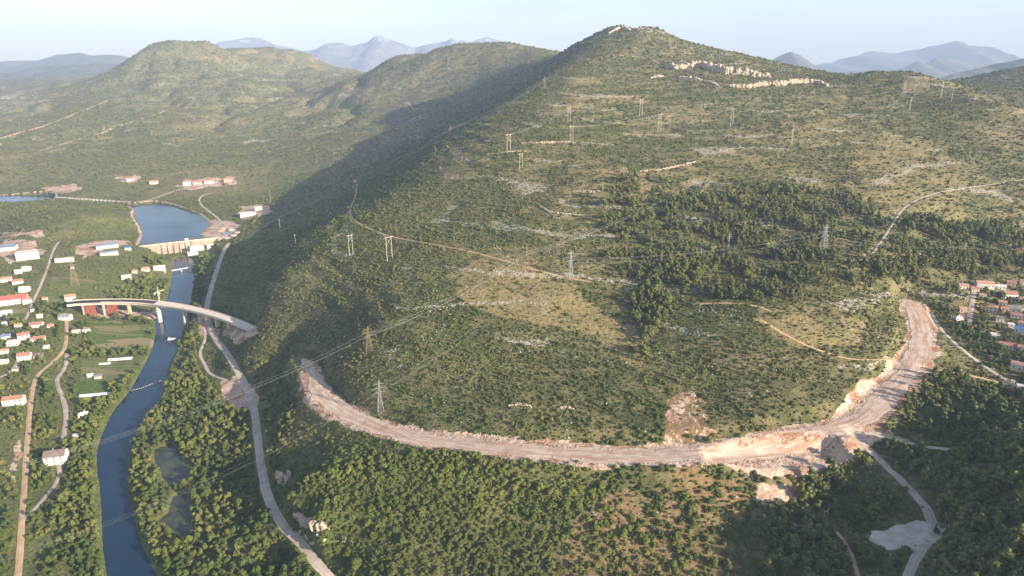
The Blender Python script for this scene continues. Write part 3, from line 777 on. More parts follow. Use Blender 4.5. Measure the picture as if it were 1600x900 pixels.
# ------------------------------------------------------------------ plants
def ico(sub):
    b = bmesh.new(); bmesh.ops.create_icosphere(b, subdivisions=sub, radius=1)
    V = np.array([v.co[:] for v in b.verts]); F = np.array([[v.index for v in f.verts] for f in b.faces]); b.free()
    return V, F
ICO1, ICO2 = ico(1), ico(2)
def crown_mesh(name, mat, lobes, seed, leaf=.16, nleaf=16):
    """lobes: (centre, radii). Each is a ragged clump of foliage; small leaf sprays stand off its surface."""
    r = np.random.default_rng(seed); VV = []; FF = []; o = 0
    for c, rad in lobes:
        V, F = ICO2 if max(rad) > .3 else ICO1
        q = V * (1 + (r.random((len(V), 1)) - .5) * .55)
        q = q * np.array(rad) + np.array(c)
        VV.append(q); FF.append(F + o); o += len(q)
        for _ in range(nleaf):
            d = r.normal(size=3); d[2] = abs(d[2]) * .9 - .25; d /= np.linalg.norm(d)
            p = np.array(c) + d * np.array(rad) * r.uniform(.9, 1.22)
            a = r.normal(size=3); a /= np.linalg.norm(a); b_ = np.cross(a, d + .01); b_ /= np.linalg.norm(b_) + 1e-9
            s = leaf * r.uniform(.6, 1.3)
            VV.append(np.array([p + a * s, p + b_ * s * .8 + d * s * .3, p - a * s])); FF.append(np.array([[o, o + 1, o + 2]])); o += 3
    return np_mesh(name, np.vstack(VV), np.vstack(FF), mat, False)
def shrub_crown(seed):
    r = np.random.default_rng(seed); L = []
    for _ in range(r.integers(7, 11)):
        a = r.uniform(0, 6.28); d = r.uniform(.05, .62); k = r.uniform(.26, .44)
        L.append(((math.cos(a) * d, math.sin(a) * d, r.uniform(.28, .78) * (1.15 - d * .6)), (k, k, k * r.uniform(.7, 1.0))))
    return crown_mesh('shrub_foliage', 'shrub', L, seed)
def tree_crown(seed):
    r = np.random.default_rng(seed); L = []
    for _ in range(r.integers(13, 18)):
        a = r.uniform(0, 6.28); z = r.uniform(.55, 1.75); d = r.uniform(.1, .72) * (1 - abs(z - 1.05) * .62); k = r.uniform(.22, .40)
        L.append(((math.cos(a) * d, math.sin(a) * d, z), (k, k, k * r.uniform(.75, 1.0))))
    return crown_mesh('tree_foliage', 'tree', L, seed, .13)
def pine_crown(seed):
    r = np.random.default_rng(seed); L = []
    for i in range(r.integers(15, 20)):
        z = r.uniform(.65, 2.05); w = .86 * math.sqrt(max(1 - ((z - 1.15) / 1.05) ** 2, .05)); a = r.uniform(0, 6.28); d = w * r.uniform(.1, .8); k = r.uniform(.2, .34)
        L.append(((math.cos(a) * d, math.sin(a) * d, z), (k, k, k * .7)))
    L.append(((0, 0, 2.1), (.3, .3, .3)))
    return crown_mesh('pine_foliage', 'pine', L, seed, .12)
def trunk_mesh(name, h, r, seed, limbs=4):
    g = random.Random(seed); b = MB(); x = g.uniform(-.05, .05)
    b.bar((0, 0, -.35), (x, 0, h * .55), r, r * .75, 6); b.bar((x, 0, h * .53), (x * 1.5, .03, h), r * .72, r * .3, 6)
    for k in range(limbs):
        a = g.uniform(0, 6.28); z = h * g.uniform(.45, .8); l = g.uniform(.3, .5)
        b.bar((x, 0, z), (math.cos(a) * l, math.sin(a) * l, z + l * .6), r * .45, r * .15, 5)
    me = bpy.data.meshes.new(name); me.from_pydata(b.v, [], b.f); me.materials.append(M['bark']); return me
def join_mesh(name, a, b):
    bm = bmesh.new(); bm.from_mesh(a); n = len(bm.faces); bm.from_mesh(b); bm.faces.ensure_lookup_table()
    for f in bm.faces[n:]: f.material_index = 1
    me = bpy.data.meshes.new(name); bm.to_mesh(me); bm.free()
    me.materials.append(a.materials[0]); me.materials.append(b.materials[0]); return me
PROTO = {
 'shrub': [(shrub_crown(100 + i), trunk_mesh('shrub_stem', .5, .07, i, 5)) for i in range(6)],
 'tree': [(tree_crown(200 + i), trunk_mesh('tree_trunk', 1.2, .075, 20 + i)) for i in range(6)],
 'pine': [(pine_crown(300 + i), trunk_mesh('pine_trunk', 1.9, .06, 40 + i)) for i in range(5)],
}

# house footprints are cleared below, so the houses' places are worked out first
CLEAR = []   # (x, y, radius)
def clear_at(x, y, r): CLEAR.append((x, y, r))

def scatter(D, spacing, k, rmax, seed, azlim=R(43)):
    """jittered points whose spacing grows with distance; accepted by the density field D"""
    r_ = np.random.default_rng(seed); out = []
    l = math.log(325.0)
    while l < math.log(rmax):
        r = math.exp(l); sp = max(spacing, k * r)
        n = int(2 * azlim * r / sp)
        a = (np.arange(n) + r_.random(n)) / n * 2 * azlim - azlim
        rr = r + (r_.random(n) - .5) * sp * 1.3
        out.append(np.stack([np.sin(a) * rr, np.cos(a) * rr, np.full(n, sp)], 1))
        l = math.log(r + sp)
    P = np.vstack(out)
    m = r_.random(len(P)) < sample(D, P[:, 0], P[:, 1])
    P = P[m]
    ok = np.ones(len(P), bool)
    for (x, y, c) in CLEAR: ok &= (P[:, 0] - x) ** 2 + (P[:, 1] - y) ** 2 > c * c
    return P[ok]
def visible(P, top=1.5):
    """in the picture and not behind a ridge"""
    x, y, z = P[:, 0], P[:, 1], P[:, 2] + top
    cy = y * CP - (z - CAMZ) * SP; cz = y * SP + (z - CAMZ) * CP
    u = 800 + FPX * x / cy; v = 450 - FPX * cz / cy
    ok = (u > -5) & (u < 1605) & (v < 905) & (v > 0)
    for f in np.linspace(.55, .985, 24):
        ok &= CAMZ + (z - CAMZ) * f > hz(x * f, y * f) - .5
    return ok
def instancer(name, P, S, ROT, TILT, IDX, protos, label, cat):
    me = bpy.data.meshes.new(name); n = len(P)
    me.vertices.add(n); me.vertices.foreach_set('co', np.ascontiguousarray(P, np.float32).ravel())
    a = me.attributes.new('pscale', 'FLOAT_VECTOR', 'POINT'); a.data.foreach_set('vector', np.ascontiguousarray(S, np.float32).ravel())
    a = me.attributes.new('prot', 'FLOAT_VECTOR', 'POINT'); a.data.foreach_set('vector', np.ascontiguousarray(np.stack([TILT[:, 0], TILT[:, 1], ROT], 1), np.float32).ravel())
    a = me.attributes.new('pidx', 'INT', 'POINT'); a.data.foreach_set('value', np.ascontiguousarray(IDX, np.int32))
    o = bpy.data.objects.new(name, me); COL.objects.link(o)
    src = bpy.data.collections.new(name + '_kinds')
    for i, q in enumerate(protos):
        ob = bpy.data.objects.new('%s_kind_%02d' % (name, i), q); src.objects.link(ob)
    ng = bpy.data.node_groups.new(name, 'GeometryNodeTree')
    ng.interface.new_socket('Geometry', in_out='INPUT', socket_type='NodeSocketGeometry'); ng.interface.new_socket('Geometry', in_out='OUTPUT', socket_type='NodeSocketGeometry')
    N = ng.nodes; gi = N.new('NodeGroupInput'); go = N.new('NodeGroupOutput')
    mp = N.new('GeometryNodeMeshToPoints'); ip = N.new('GeometryNodeInstanceOnPoints'); ci = N.new('GeometryNodeCollectionInfo')
    ci.inputs['Collection'].default_value = src; ci.inputs['Separate Children'].default_value = True; ci.inputs['Reset Children'].default_value = True
    def attr(nm, ty):
        q = N.new('GeometryNodeInputNamedAttribute'); q.data_type = ty; q.inputs['Name'].default_value = nm; return q.outputs['Attribute']
    ng.links.new(gi.outputs[0], mp.inputs[0]); ng.links.new(mp.outputs[0], ip.inputs['Points']); ng.links.new(ci.outputs[0], ip.inputs['Instance'])
    ip.inputs['Pick Instance'].default_value = True
    ng.links.new(attr('pidx', 'INT'), ip.inputs['Instance Index'])
    e2r = N.new('FunctionNodeEulerToRotation'); ng.links.new(attr('prot', 'FLOAT_VECTOR'), e2r.inputs[0]); ng.links.new(e2r.outputs[0], ip.inputs['Rotation'])
    ng.links.new(attr('pscale', 'FLOAT_VECTOR'), ip.inputs['Scale'])
    ng.links.new(ip.outputs[0], go.inputs[0])
    md = o.modifiers.new('scatter', 'NODES'); md.node_group = ng
    return tag(o, label, cat, None, 'stuff')

def plant(kind, name, parts, P, size, aspect, labels, cat, group, stuff_name, stuff_label, nind=285):
    """the nearest ones are things with a crown and a trunk of their own, the rest one mass"""
    n = len(P); r_ = np.random.default_rng(len(name) * 7 + n)
    P = P.copy(); sc = size(P, r_); z = hz(P[:, 0], P[:, 1]); P3 = np.stack([P[:, 0], P[:, 1], z], 1)
    rot = r_.random(n) * 6.283; idx_ = r_.integers(0, len(PROTO[kind]), n)
    asp = r_.uniform(*aspect, n)
    rr = np.hypot(P[:, 0], P[:, 1]); app = sc / rr
    vis = visible(P3)
    order = np.argsort(-np.where(vis, app, app * 1e-3))
    ind = order[:nind]; rest = np.ones(n, bool); rest[ind] = False
    protos = []
    for i in ind:
        t = bpy.data.objects.new(name, None); COL.objects.link(t)
        t.location = P3[i]; t.rotation_euler = (0, 0, rot[i]); t.scale = (sc[i], sc[i], sc[i] * asp[i])
        lb, gr = labels(P3[i]); tag(t, lb, cat, gr)
        cr, tr = PROTO[kind][idx_[i]]
        for nm, m_ in ((parts[0], cr), (parts[1], tr)):
            c = bpy.data.objects.new(nm, m_); COL.objects.link(c); c.parent = t
    tilt = (r_.random((n, 2)) - .5) * .25
    S = np.stack([sc, sc * r_.uniform(.8, 1.2, n), sc * asp], 1)
    instancer(stuff_name, P3[rest], S[rest], rot[rest], tilt[rest], idx_[rest], [join_mesh(kind + '_plant', a, b) for a, b in PROTO[kind]], stuff_label, cat)

# ------------------------------------------------------------------ houses
def spot(u, v):
    return cast(u, v)[0]
WALLS = dict(w='white', c='cream', g='greywall', p='pinkwall')
ROOFS = dict(r='redroof', o='orangeroof', b='brightroof', g='greyroof', p='paleroof', u='blueroof', n='navyroof', k='brownroof')
def house(u, v, wpx, hpx, dr, yaw, wall, roof, shape, label, name='house', cat='house', group=None, nwin=3, floors=None):
    p = spot(u, v); t = p[1] * CP - (p[2] - CAMZ) * SP   # depth along the view
    w = wpx * .88 * t / FPX; h = hpx * t / FPX * .92; d = w * dr
    yaw = R(yaw) - math.atan2(p[0], p[1]) * .6
    g = min(float(hz(p[0] + a, p[1] + b)) for a in (-w / 2, w / 2) for b in (0, d))
    fx, fy = -math.sin(yaw), math.cos(yaw)
    o = thing(name, (p[0] + fx * d * .5, p[1] + fy * d * .5, g), label, cat, group, yaw)
    clear_at(o.location.x, o.location.y, max(w, d) * .62 + 1.0); clear_at(p[0] - fx * 3, p[1] - fy * 3, w * .45)
    W = WALLS[wall]; RM = ROOFS[roof]
    lift = float(p[2] - g); top = lift + h; ov = .45
    b = MB(); x, y = w / 2, d / 2; rh = min(w, d) * .28
    if shape == 'flat': rh = 0
    b.box(-x, x, -y, y, -1.5, top)
    if shape == 'gable':
        b.add([(-x, -y, top + .0), (-x, y, top), (-x, 0, top + rh * .96)], [(0, 2, 1)]); b.add([(x, -y, top), (x, y, top), (x, 0, top + rh * .96)], [(0, 1, 2)])
    if shape == 'shed':
        rh *= .6
        b.add([(-x, -y, top), (-x, y, top), (-x, y, top + rh * .94)], [(0, 2, 1)]); b.add([(x, -y, top), (x, y, top), (x, y, top + rh * .94)], [(0, 1, 2)])
        b.add([(-x, y, top), (x, y, top), (x, y, top + rh * .94), (-x, y, top + rh * .94)], [(0, 3, 2, 1)])
    b.build('wall', W, o)
    r = MB(); X, Y = x + ov, y + ov; th = .22; s = rh / y if y else 0
    if shape == 'gable':
        ez = top - ov * s + .05
        for q in (-1, 1):
            r.add([(-X, q * Y, ez), (X, q * Y, ez), (X, 0, top + rh + .05), (-X, 0, top + rh + .05), (-X, q * Y, ez + th), (X, q * Y, ez + th), (X, 0, top + rh + .05 + th), (-X, 0, top + rh + .05 + th)],
                  [(0, 1, 2, 3), (4, 7, 6, 5), (0, 4, 5, 1), (1, 5, 6, 2), (3, 2, 6, 7), (0, 3, 7, 4)])
    elif shape == 'hip':
        ez = top - .05; k = max(w - d, w * .12) / 2
        V = [(-X, -Y, ez), (X, -Y, ez), (X, Y, ez), (-X, Y, ez), (-k, 0, top + rh), (k, 0, top + rh)]
        r.add(V, [(0, 1, 5, 4), (1, 2, 5), (2, 3, 4, 5), (3, 0, 4), (0, 3, 2, 1)])
    elif shape == 'shed':
        r.add([(-X, -Y, top + .03), (X, -Y, top + .03), (X, Y, top + rh + .1), (-X, Y, top + rh + .1), (-X, -Y, top + .25), (X, -Y, top + .25), (X, Y, top + rh + .32), (-X, Y, top + rh + .32)],
              [(0, 1, 2, 3), (4, 7, 6, 5), (0, 4, 5, 1), (1, 5, 6, 2), (2, 6, 7, 3), (3, 7, 4, 0)])
    else:
        r.box(-x - .2, x + .2, -y - .2, y + .2, top + .003, top + .25)
        for (x0, x1, y0, y1) in ((-x - .2, x + .2, -y - .2, -y + .05), (-x - .2, x + .2, y - .05, y + .2), (-x - .2, -x + .05, -y + .05, y - .05), (x - .05, x + .2, -y + .05, y - .05)):
            r.box(x0, x1, y0, y1, top + .253, top + .7)
    ro = r.build('roof', RM, o)
    if name == 'house' and shape != 'flat':
        cx = x * random.uniform(-.5, .5); c = MB(); c.box(cx - .35, cx + .35, y * .25, y * .25 + .6, top, top + rh + .9); c.build('chimney', W if wall != 'w' else 'pinkwall', ro)
    fl = floors or max(1, int(h / 2.8)); fh = h / fl
    ww = min(1.3, w / (nwin * 2.0)); wh = min(1.35, fh * .48)
    for f in range(fl):
        for k in range(nwin):
            xx = -x + w * (k + .5) / nwin; z0 = lift + f * fh + fh * .32
            if f == 0 and k == nwin // 2:
                q = MB(); q.box(xx - .5, xx + .5, -y - .05, -y + .02, lift + .02, lift + min(2.1, fh * .8)); q.build('door', 'timber', o); continue
            q = MB(); q.box(xx - ww / 2, xx + ww / 2, -y - .05, -y + .02, z0, z0 + wh)
            q.build('window', 'glass', o)
        q = MB(); q.box(x - .02, x + .05, -.6, .6, lift + f * fh + fh * .32, lift + f * fh + fh * .32 + wh); q.build('window', 'glass', o)
    return o
HG = 'houses of the left bank village'; RG = 'houses of the right hand town'; IG = 'halls and works by the dam'
HOUSES = [
 # left village
 (20, 476, 44, 9, .45, 4, 'w', 'b', 'gable', 'long white house with bright red roof at the left edge of the village', 'house', 'house', HG, 6),
 (37, 457, 15, 6, .8, -8, 'w', 'p', 'gable', 'pale roofed white house just behind the bright red roof', 'house', 'house', HG, 2),
 (43, 475, 13, 8, .7, 10, 'w', 'r', 'gable', 'narrow white house at the right end of the bright red roof', 'house', 'house', HG, 2),
 (9, 493, 17, 5, .6, 0, 'w', 'p', 'gable', 'low white house on the grass below the bright red roof', 'house', 'house', HG, 2),
 (110, 470, 16, 7, .7, 6, 'w', 'o', 'gable', 'white house with orange roof near the left end of the viaduct', 'house', 'house', HG, 3),
 (100, 501, 19, 7, .6, -18, 'w', 'g', 'gable', 'white gabled house with grey roof among trees below the viaduct end', 'house', 'house', HG, 3),
 (56, 512, 20, 5, .6, -4, 'w', 'r', 'gable', 'low white house with red roof halfway along the village', 'house', 'house', HG, 3),
 (38, 531, 18, 8, .7, 12, 'w', 'r', 'gable', 'tall white gabled house with red roof beside the long tiled house', 'house', 'house', HG, 3),
 (59, 534, 22, 5, .5, 3, 'c', 'r', 'gable', 'long cream house with red tiles and arched front', 'house', 'house', HG, 5),
 (20, 541, 19, 6, .6, -4, 'g', 'p', 'shed', 'grey flat roofed house below the tall white gable', 'house', 'house', HG, 3),
 (9, 531, 13, 6, .8, 0, 'w', 'n', 'gable', 'white house with slate blue roof at the left picture edge', 'house', 'house', HG, 2),
 (134, 520, 11, 6, .8, -4, 'w', 'r', 'hip', 'white cottage with brown red roof at the corner of the terraced fields', 'house', 'house', HG, 2),
 (119, 522, 13, 4, .6, 5, 'p', 'p', 'shed', 'low sheds of bare block beside the field corner cottage', 'shed', 'shed', HG, 2),
 (37, 563, 20, 8, .7, -6, 'w', 'r', 'gable', 'white two storey house with red roof above the grey lane', 'house', 'house', HG, 3),
 (59, 560, 13, 4, .8, 0, 'p', 'k', 'shed', 'half built block house right of the white two storey house', 'house', 'house', HG, 2),
 (6, 553, 13, 5, .7, 0, 'w', 'o', 'gable', 'small white house with orange roof at the left edge above the lane', 'house', 'house', HG, 2),
 (4, 569, 16, 5, .5, -6, 'c', 'p', 'flat', 'pale flat roofed house at the left edge beside the lane', 'house', 'house', HG, 2),
 (20, 634, 32, 11, .5, -8, 'w', 'r', 'gable', 'large white house with red edged roof where the dirt road bends', 'house', 'house', HG, 4),
 (62, 497, 9, 4, .8, 4, 'w', 'p', 'gable', 'tiny pale house in the gardens left of the grey roofed gable', 'house', 'house', HG, 2),
 (78, 512, 9, 4, .8, -6, 'c', 'r', 'gable', 'tiny red roofed house right of the low red roofed house', 'house', 'house', HG, 2),
 (28, 512, 10, 4, .8, 0, 'w', 'o', 'gable', 'tiny white house left of the low red roofed house', 'house', 'house', HG, 2),
 (72, 545, 9, 3, .8, 0, 'c', 'p', 'shed', 'pale garden shed below the long cream house', 'shed', 'shed', HG, 1),
 (8, 509, 9, 4, .8, 0, 'c', 'p', 'gable', 'tiny cream house at left edge on the village meadow', 'house', 'house', HG, 2),
 (24, 580, 9, 4, .8, 0, 'c', 'k', 'gable', 'tiny brown roofed house beside the grey lane', 'house', 'house', HG, 1),
 (70, 470, 8, 4, .8, 0, 'w', 'r', 'gable', 'tiny red roofed house halfway between bright red roof and viaduct', 'house', 'house', HG, 1),
 (118, 684, 8, 3, .8, 0, 'g', 'p', 'shed', 'small grey shed between the cream cottage and the big lone house', 'shed', 'shed', HG, 1),
 (130, 652, 15, 6, .6, 6, 'c', 'p', 'hip', 'small cream cottage beside the river trees', 'house', 'house', HG, 2),
 (141, 590, 9, 4, .8, 0, 'w', 'p', 'gable', 'tiny white hut left of the upper greenhouse', 'shed', 'hut', HG, 1),
 (153, 592, 10, 4, .8, 0, 'c', 'g', 'shed', 'tiny cream hut between white hut and upper greenhouse', 'shed', 'hut', HG, 1),
 (86, 727, 33, 16, .75, -6, 'w', 'k', 'gable', 'big white house with dark brown roof standing alone above the river', 'house', 'house', HG, 3),
 (8, 441, 18, 5, .6, 0, 'w', 'o', 'gable', 'low white house with orange roof at left edge below the works', 'house', 'house', HG, 3),
 (28, 444, 16, 5, .6, 8, 'w', 'r', 'gable', 'white house with red roof right of the low orange roof', 'house', 'house', HG, 3),
 (40, 424, 12, 5, .8, -10, 'w', 'p', 'gable', 'white house on the bend of the village lane', 'house', 'house', HG, 2),
 (29, 428, 11, 4, .8, 6, 'c', 'p', 'gable', 'small cream house left of the lane bend', 'house', 'house', HG, 2),
 (198, 437, 15, 5, .6, 8, 'w', 'p', 'gable', 'white house alone on the meadow between pylon and river', 'house', 'house', HG, 3),
 (227, 424, 12, 4, .7, -4, 'c', 'o', 'gable', 'cream house with orange roof on the slope west of the footbridge', 'house', 'house', HG, 2),
 (249, 423, 18, 5, .6, 4, 'w', 'p', 'gable', 'white house nearest to the white footbridge', 'house', 'house', HG, 3),
 (210, 427, 8, 4, .8, 0, 'c', 'r', 'gable', 'tiny cream house left of the orange roofed slope house', 'house', 'house', HG, 1),
 (113, 420, 5, 3, .9, 0, 'w', 'g', 'shed', 'tiny white shed beside the lattice pylon on the meadow', 'shed', 'shed', HG, 1),
 (51, 489, 5, 5, .8, 0, 'c', 'p', 'flat', 'narrow cream transformer house by the village lane', 'shed', 'transformer house', HG, 1),
 # works and dam
 (44, 406, 34, 12, .5, 12, 'w', 'p', 'flat', 'large white works hall with blue front at the left', 'hall', 'hall', IG, 3),
 (10, 392, 30, 6, .4, -4, 'w', 'n', 'gable', 'long white hall with dark roof behind the large works hall', 'hall', 'hall', IG, 5),
 (101, 410, 29, 5, .4, 8, 'g', 'p', 'flat', 'long grey flat hall between the works and the twin halls', 'hall', 'hall', IG, 5),
 (168, 388, 34, 5, .28, 16, 'w', 'n', 'gable', 'long white hall with blue grey roof, upper one of the twin halls', 'hall', 'hall', IG, 6),
 (171, 399, 28, 5, .28, 14, 'w', 'n', 'gable', 'long white hall with blue grey roof, lower one of the twin halls', 'hall', 'hall', IG, 5),
 (200, 391, 10, 4, .6, 8, 'w', 'u', 'gable', 'small white building at the left end of the dam crest', 'hall', 'building', IG, 2),
 (308, 392, 22, 8, .7, 14, 'w', 'p', 'flat', 'white power house block below the dam', 'power_house', 'power house', IG, 4),
 (302, 399, 17, 4, .6, 14, 'c', 'p', 'flat', 'low cream annex in front of the white power house', 'annex', 'building', IG, 3),
 (329, 388, 11, 5, .6, 10, 'w', 'p', 'gable', 'small white building at the right end of the dam', 'hall', 'building', IG, 2),
 (388, 338, 26, 5, .5, 20, 'w', 'p', 'flat', 'white quarry building at the foot of the shaded hill', 'hall', 'building', IG, 4),
 (404, 329, 12, 4, .6, 20, 'c', 'p', 'gable', 'cream shed at upper end of the pale quarry', 'hall', 'shed', IG, 2),
 # hamlets behind the lake
 (203, 283, 12, 4, .6, 0, 'w', 'r', 'gable', 'red roofed farmhouse alone behind the lake', 'house', 'house', 'houses of the hamlet behind the lake', 2),
 (240, 288, 13, 4, .6, 0, 'c', 'o', 'gable', 'orange roofed house at left end of the lake hamlet', 'house', 'house', 'houses of the hamlet behind the lake', 2),
 (292, 290, 12, 4, .6, 0, 'w', 'p', 'gable', 'pale roofed house in the middle of the lake hamlet', 'house', 'house', 'houses of the hamlet behind the lake', 2),
 (308, 288, 14, 4, .6, 6, 'p', 'r', 'gable', 'dark red roofed house of bare block in the lake hamlet', 'house', 'house', 'houses of the hamlet behind the lake', 2),
 (327, 287, 15, 4, .5, 3, 'w', 'o', 'gable', 'long white house with orange roof in the lake hamlet', 'house', 'house', 'houses of the hamlet behind the lake', 3),
 (356, 285, 13, 5, .6, 0, 'p', 'o', 'gable', 'pinkish house at the right end of the lake hamlet', 'house', 'house', 'houses of the hamlet behind the lake', 2),
 # right town
 (1506, 452, 15, 6, .7, 8, 'c', 'o', 'gable', 'cream house with orange roof at the left end of the upper row', 'house', 'house', RG, 3),
 (1540, 450, 28, 7, .5, 12, 'w', 'o', 'gable', 'long white house with orange roof in the middle of the upper row', 'house', 'house', RG, 5),
 (1563, 452, 17, 5, .5, 6, 'w', 'p', 'gable', 'white house with pale roof right of the long upper row house', 'house', 'house', RG, 3),
 (1528, 447, 11, 5, .8, -4, 'g', 'g', 'shed', 'grey house left of the long upper row house', 'house', 'house', RG, 2),
 (1580, 446, 14, 5, .7, 0, 'p', 'r', 'gable', 'pinkish house with dark red roof in the upper row', 'house', 'house', RG, 2),
 (1599, 445, 11, 6, .8, 0, 'w', 'r', 'gable', 'white house cut by the right picture edge in the upper row', 'house', 'house', RG, 2),
 (1580, 467, 21, 8, .7, 14, 'w', 'r', 'gable', 'broad white house with red tiled roof in the second row', 'house', 'house', RG, 4),
 (1548, 488, 18, 9, .7, -12, 'c', 'r', 'hip', 'cream villa with red hipped roof beside the town street', 'house', 'house', RG, 3),
 (1599, 473, 13, 6, .8, 0, 'w', 'r', 'gable', 'white house at right edge below the broad red roof', 'house', 'house', RG, 2),
 (1584, 487, 20, 6, .6, -8, 'w', 'g', 'gable', 'white house with grey roof right of the hipped villa', 'house', 'house', RG, 3),
 (1588, 497, 17, 5, .6, -6, 'w', 'r', 'gable', 'white house with faded red roof below the grey roof', 'house', 'house', RG, 3),
 (1505, 489, 12, 7, .8, 10, 'p', 'o', 'gable', 'pinkish house with orange roof left of the town street', 'house', 'house', RG, 2),
 (1499, 502, 13, 6, .8, 20, 'w', 'p', 'hip', 'round cornered white house at lower end of the town street', 'house', 'house', RG, 2),
 (1562, 503, 12, 6, .8, 0, 'c', 'k', 'shed', 'half built cream house below the hipped villa', 'house', 'house', RG, 2),
 (1594, 521, 17, 7, .8, -16, 'w', 'u', 'gable', 'white house with bright blue roof', 'house', 'house', RG, 3),
 (1555, 529, 13, 6, .8, 6, 'c', 'p', 'flat', 'cream flat roofed house with dark openings above the red roof', 'house', 'house', RG, 3),
 (1574, 544, 26, 5, .5, -6, 'w', 'r', 'gable', 'long white house with low red roof below the blue roof', 'house', 'house', RG, 5),
 (1596, 548, 13, 6, .8, -6, 'w', 'r', 'gable', 'white house at right end of the low red roof', 'house', 'house', RG, 2),
 (1588, 577, 18, 9, .7, -14, 'w', 'o', 'gable', 'white house with orange roof standing apart, lowest of the town', 'house', 'house', RG, 2),
 (1524, 456, 12, 5, .8, 10, 'c', 'r', 'gable', 'cream house with dull red roof at the head of the town street', 'house', 'house', RG, 2),
 (1566, 478, 12, 6, .8, -6, 'c', 'o', 'gable', 'small cream house between hipped villa and broad red roof', 'house', 'house', RG, 2),
 (1570, 487, 12, 5, .8, 4, 'p', 'r', 'gable', 'bare block house right beside the hipped villa', 'house', 'house', RG, 2),
 (1535, 466, 10, 5, .8, 0, 'w', 'o', 'gable', 'tiny white house with orange roof by the head of the street', 'house', 'house', RG, 2),
 (1598, 486, 13, 6, .8, 8, 'p', 'k', 'gable', 'brown roofed house at the right edge below the white row', 'house', 'house', RG, 2),
 (1597, 509, 11, 5, .8, 0, 'c', 'r', 'gable', 'dull red roofed house just above the bright blue roof', 'house', 'house', RG, 2),
 (1580, 511, 9, 4, .8, 0, 'w', 'p', 'shed', 'pale shed left of the bright blue roof', 'shed', 'shed', RG, 1),
 (1597, 609, 15, 5, .7, 0, 'g', 'p', 'flat', 'grey flat shed at the foot of the pale track', 'shed', 'shed', RG, 2),
 (1582, 601, 5, 6, .9, 0, 'w', 'p', 'flat', 'small white kiosk at the foot of the pale track', 'shed', 'kiosk', RG, 1),
 (1580, 390, 4, 7, .9, 0, 'w', 'p', 'flat', 'tall white transformer tower among the forest pines', 'shed', 'transformer house', RG, 1),
]
for h in HOUSES:
    house(*h)

# ------------------------------------------------------------------ viaduct
DZ = 28.5
DECK = smooth(np.array([at_z(u, v, DZ) for u, v in px("104 474;118 472;140 471;165 470.3;200 470.3;225 471.5;245 473.5;285 479;320 487;350 496;375 505.5;395 515")]), 2)
DECK = resample(DECK, 4.0)
dt = np.gradient(DECK[:, :2], axis=0); dt /= np.hypot(dt[:, 0], dt[:, 1])[:, None]
dn = np.stack([dt[:, 1], -dt[:, 0]], 1)     # towards the camera
def sweep(profile, i0, i1):
    """profile: list of (offset, z) closed"""
    V = []; n = len(profile)
    for i in range(i0, i1):
        for o_, z in profile: V.append((DECK[i, 0] + dn[i, 0] * o_, DECK[i, 1] + dn[i, 1] * o_, DZ + z - .07 * o_))
    m = i1 - i0
    F = [(i * n + k, i * n + (k + 1) % n, (i + 1) * n + (k + 1) % n, (i + 1) * n + k) for i in range(m - 1) for k in range(n)]
    F += [tuple(range(n))[::-1], tuple(range((m - 1) * n, m * n))]
    b = MB(); b.add(V, F); return b
ND = len(DECK)
br = thing('viaduct', (float(DECK[ND // 2, 0]), float(DECK[ND // 2, 1]), 0), 'long curved concrete viaduct under construction across the river', 'bridge')
BL = Vector(br.location)
def brp(b, name, mat, par=None):
    b.v = [(x - BL.x, y - BL.y, z - BL.z) for x, y, z in b.v]; return b.build(name, mat, par or br)
brp(sweep([(-6.2, -.5), (-6.2, 0), (6.2, 0), (6.2, -.5), (4.4, -1.1), (3.7, -4.2), (-3.7, -4.2), (-4.4, -1.1)], 0, ND), 'deck', 'concrete')
for s in (-1, 1):
    brp(sweep([(s * 6.15, .003), (s * 6.15, 1.25), (s * 5.75, 1.25), (s * 5.75, .003)], 12 if s > 0 else 0, ND), 'parapet', 'concrete')
kb = int(np.argmin(np.abs(DECK[:, 0] - at_z(246, 473.5, DZ)[0])))
brp(sweep([(-5.7, .004), (-5.7, .09), (5.7, .09), (5.7, .004)], 0, kb), 'deck_surfacing', 'bitumen')
for u, v in ((131, 486), (167, 494), (204, 494), (249, 500), (291, 506), (316, 508), (339, 510), (359, 511)):
    x = at_z(u, v, 3)[0]; y0 = at_z(u, v, 3)[1]
    k = int(np.argmin((DECK[:, 0] - x * (DECK[:, 1] / y0)) ** 2)); cx, cy = DECK[k, :2]; ang = math.atan2(dt[k, 1], dt[k, 0])
    b = MB(); w_ = 1.5; d_ = 2.7; g = min(float(hz(cx, cy)), 8) - 3
    pts_ = [(-w_, -d_ + .6), (-w_ + .4, -d_), (w_ - .4, -d_), (w_, -d_ + .6), (w_, d_ - .6), (w_ - .4, d_), (-w_ + .4, d_), (-w_, d_ - .6)]
    rot_ = lambda q: (cx + q[0] * math.cos(ang) - q[1] * math.sin(ang), cy + q[0] * math.sin(ang) + q[1] * math.cos(ang))
    V = [(*rot_(q), g) for q in pts_] + [(*rot_(q), DZ - 5.5) for q in pts_]
    b.add(V, [(i, (i + 1) % 8, 8 + (i + 1) % 8, 8 + i) for i in range(8)] + [tuple(range(8))[::-1], tuple(range(8, 16))])
    pr = brp(b, 'pier', 'concrete' if u > 240 else 'pinkwall')
    b = MB(); V = [(*rot_((q[0] * 1.2, q[1] * 1.15)), DZ - 5.5 + .003) for q in pts_] + [(*rot_((q[0] * 1.35, q[1] * 1.35)), DZ - 4.22) for q in pts_]
    b.add(V, [(i, (i + 1) % 8, 8 + (i + 1) % 8, 8 + i) for i in range(8)] + [tuple(range(8))[::-1], tuple(range(8, 16))])
    brp(b, 'pier_cap', 'concrete', pr)
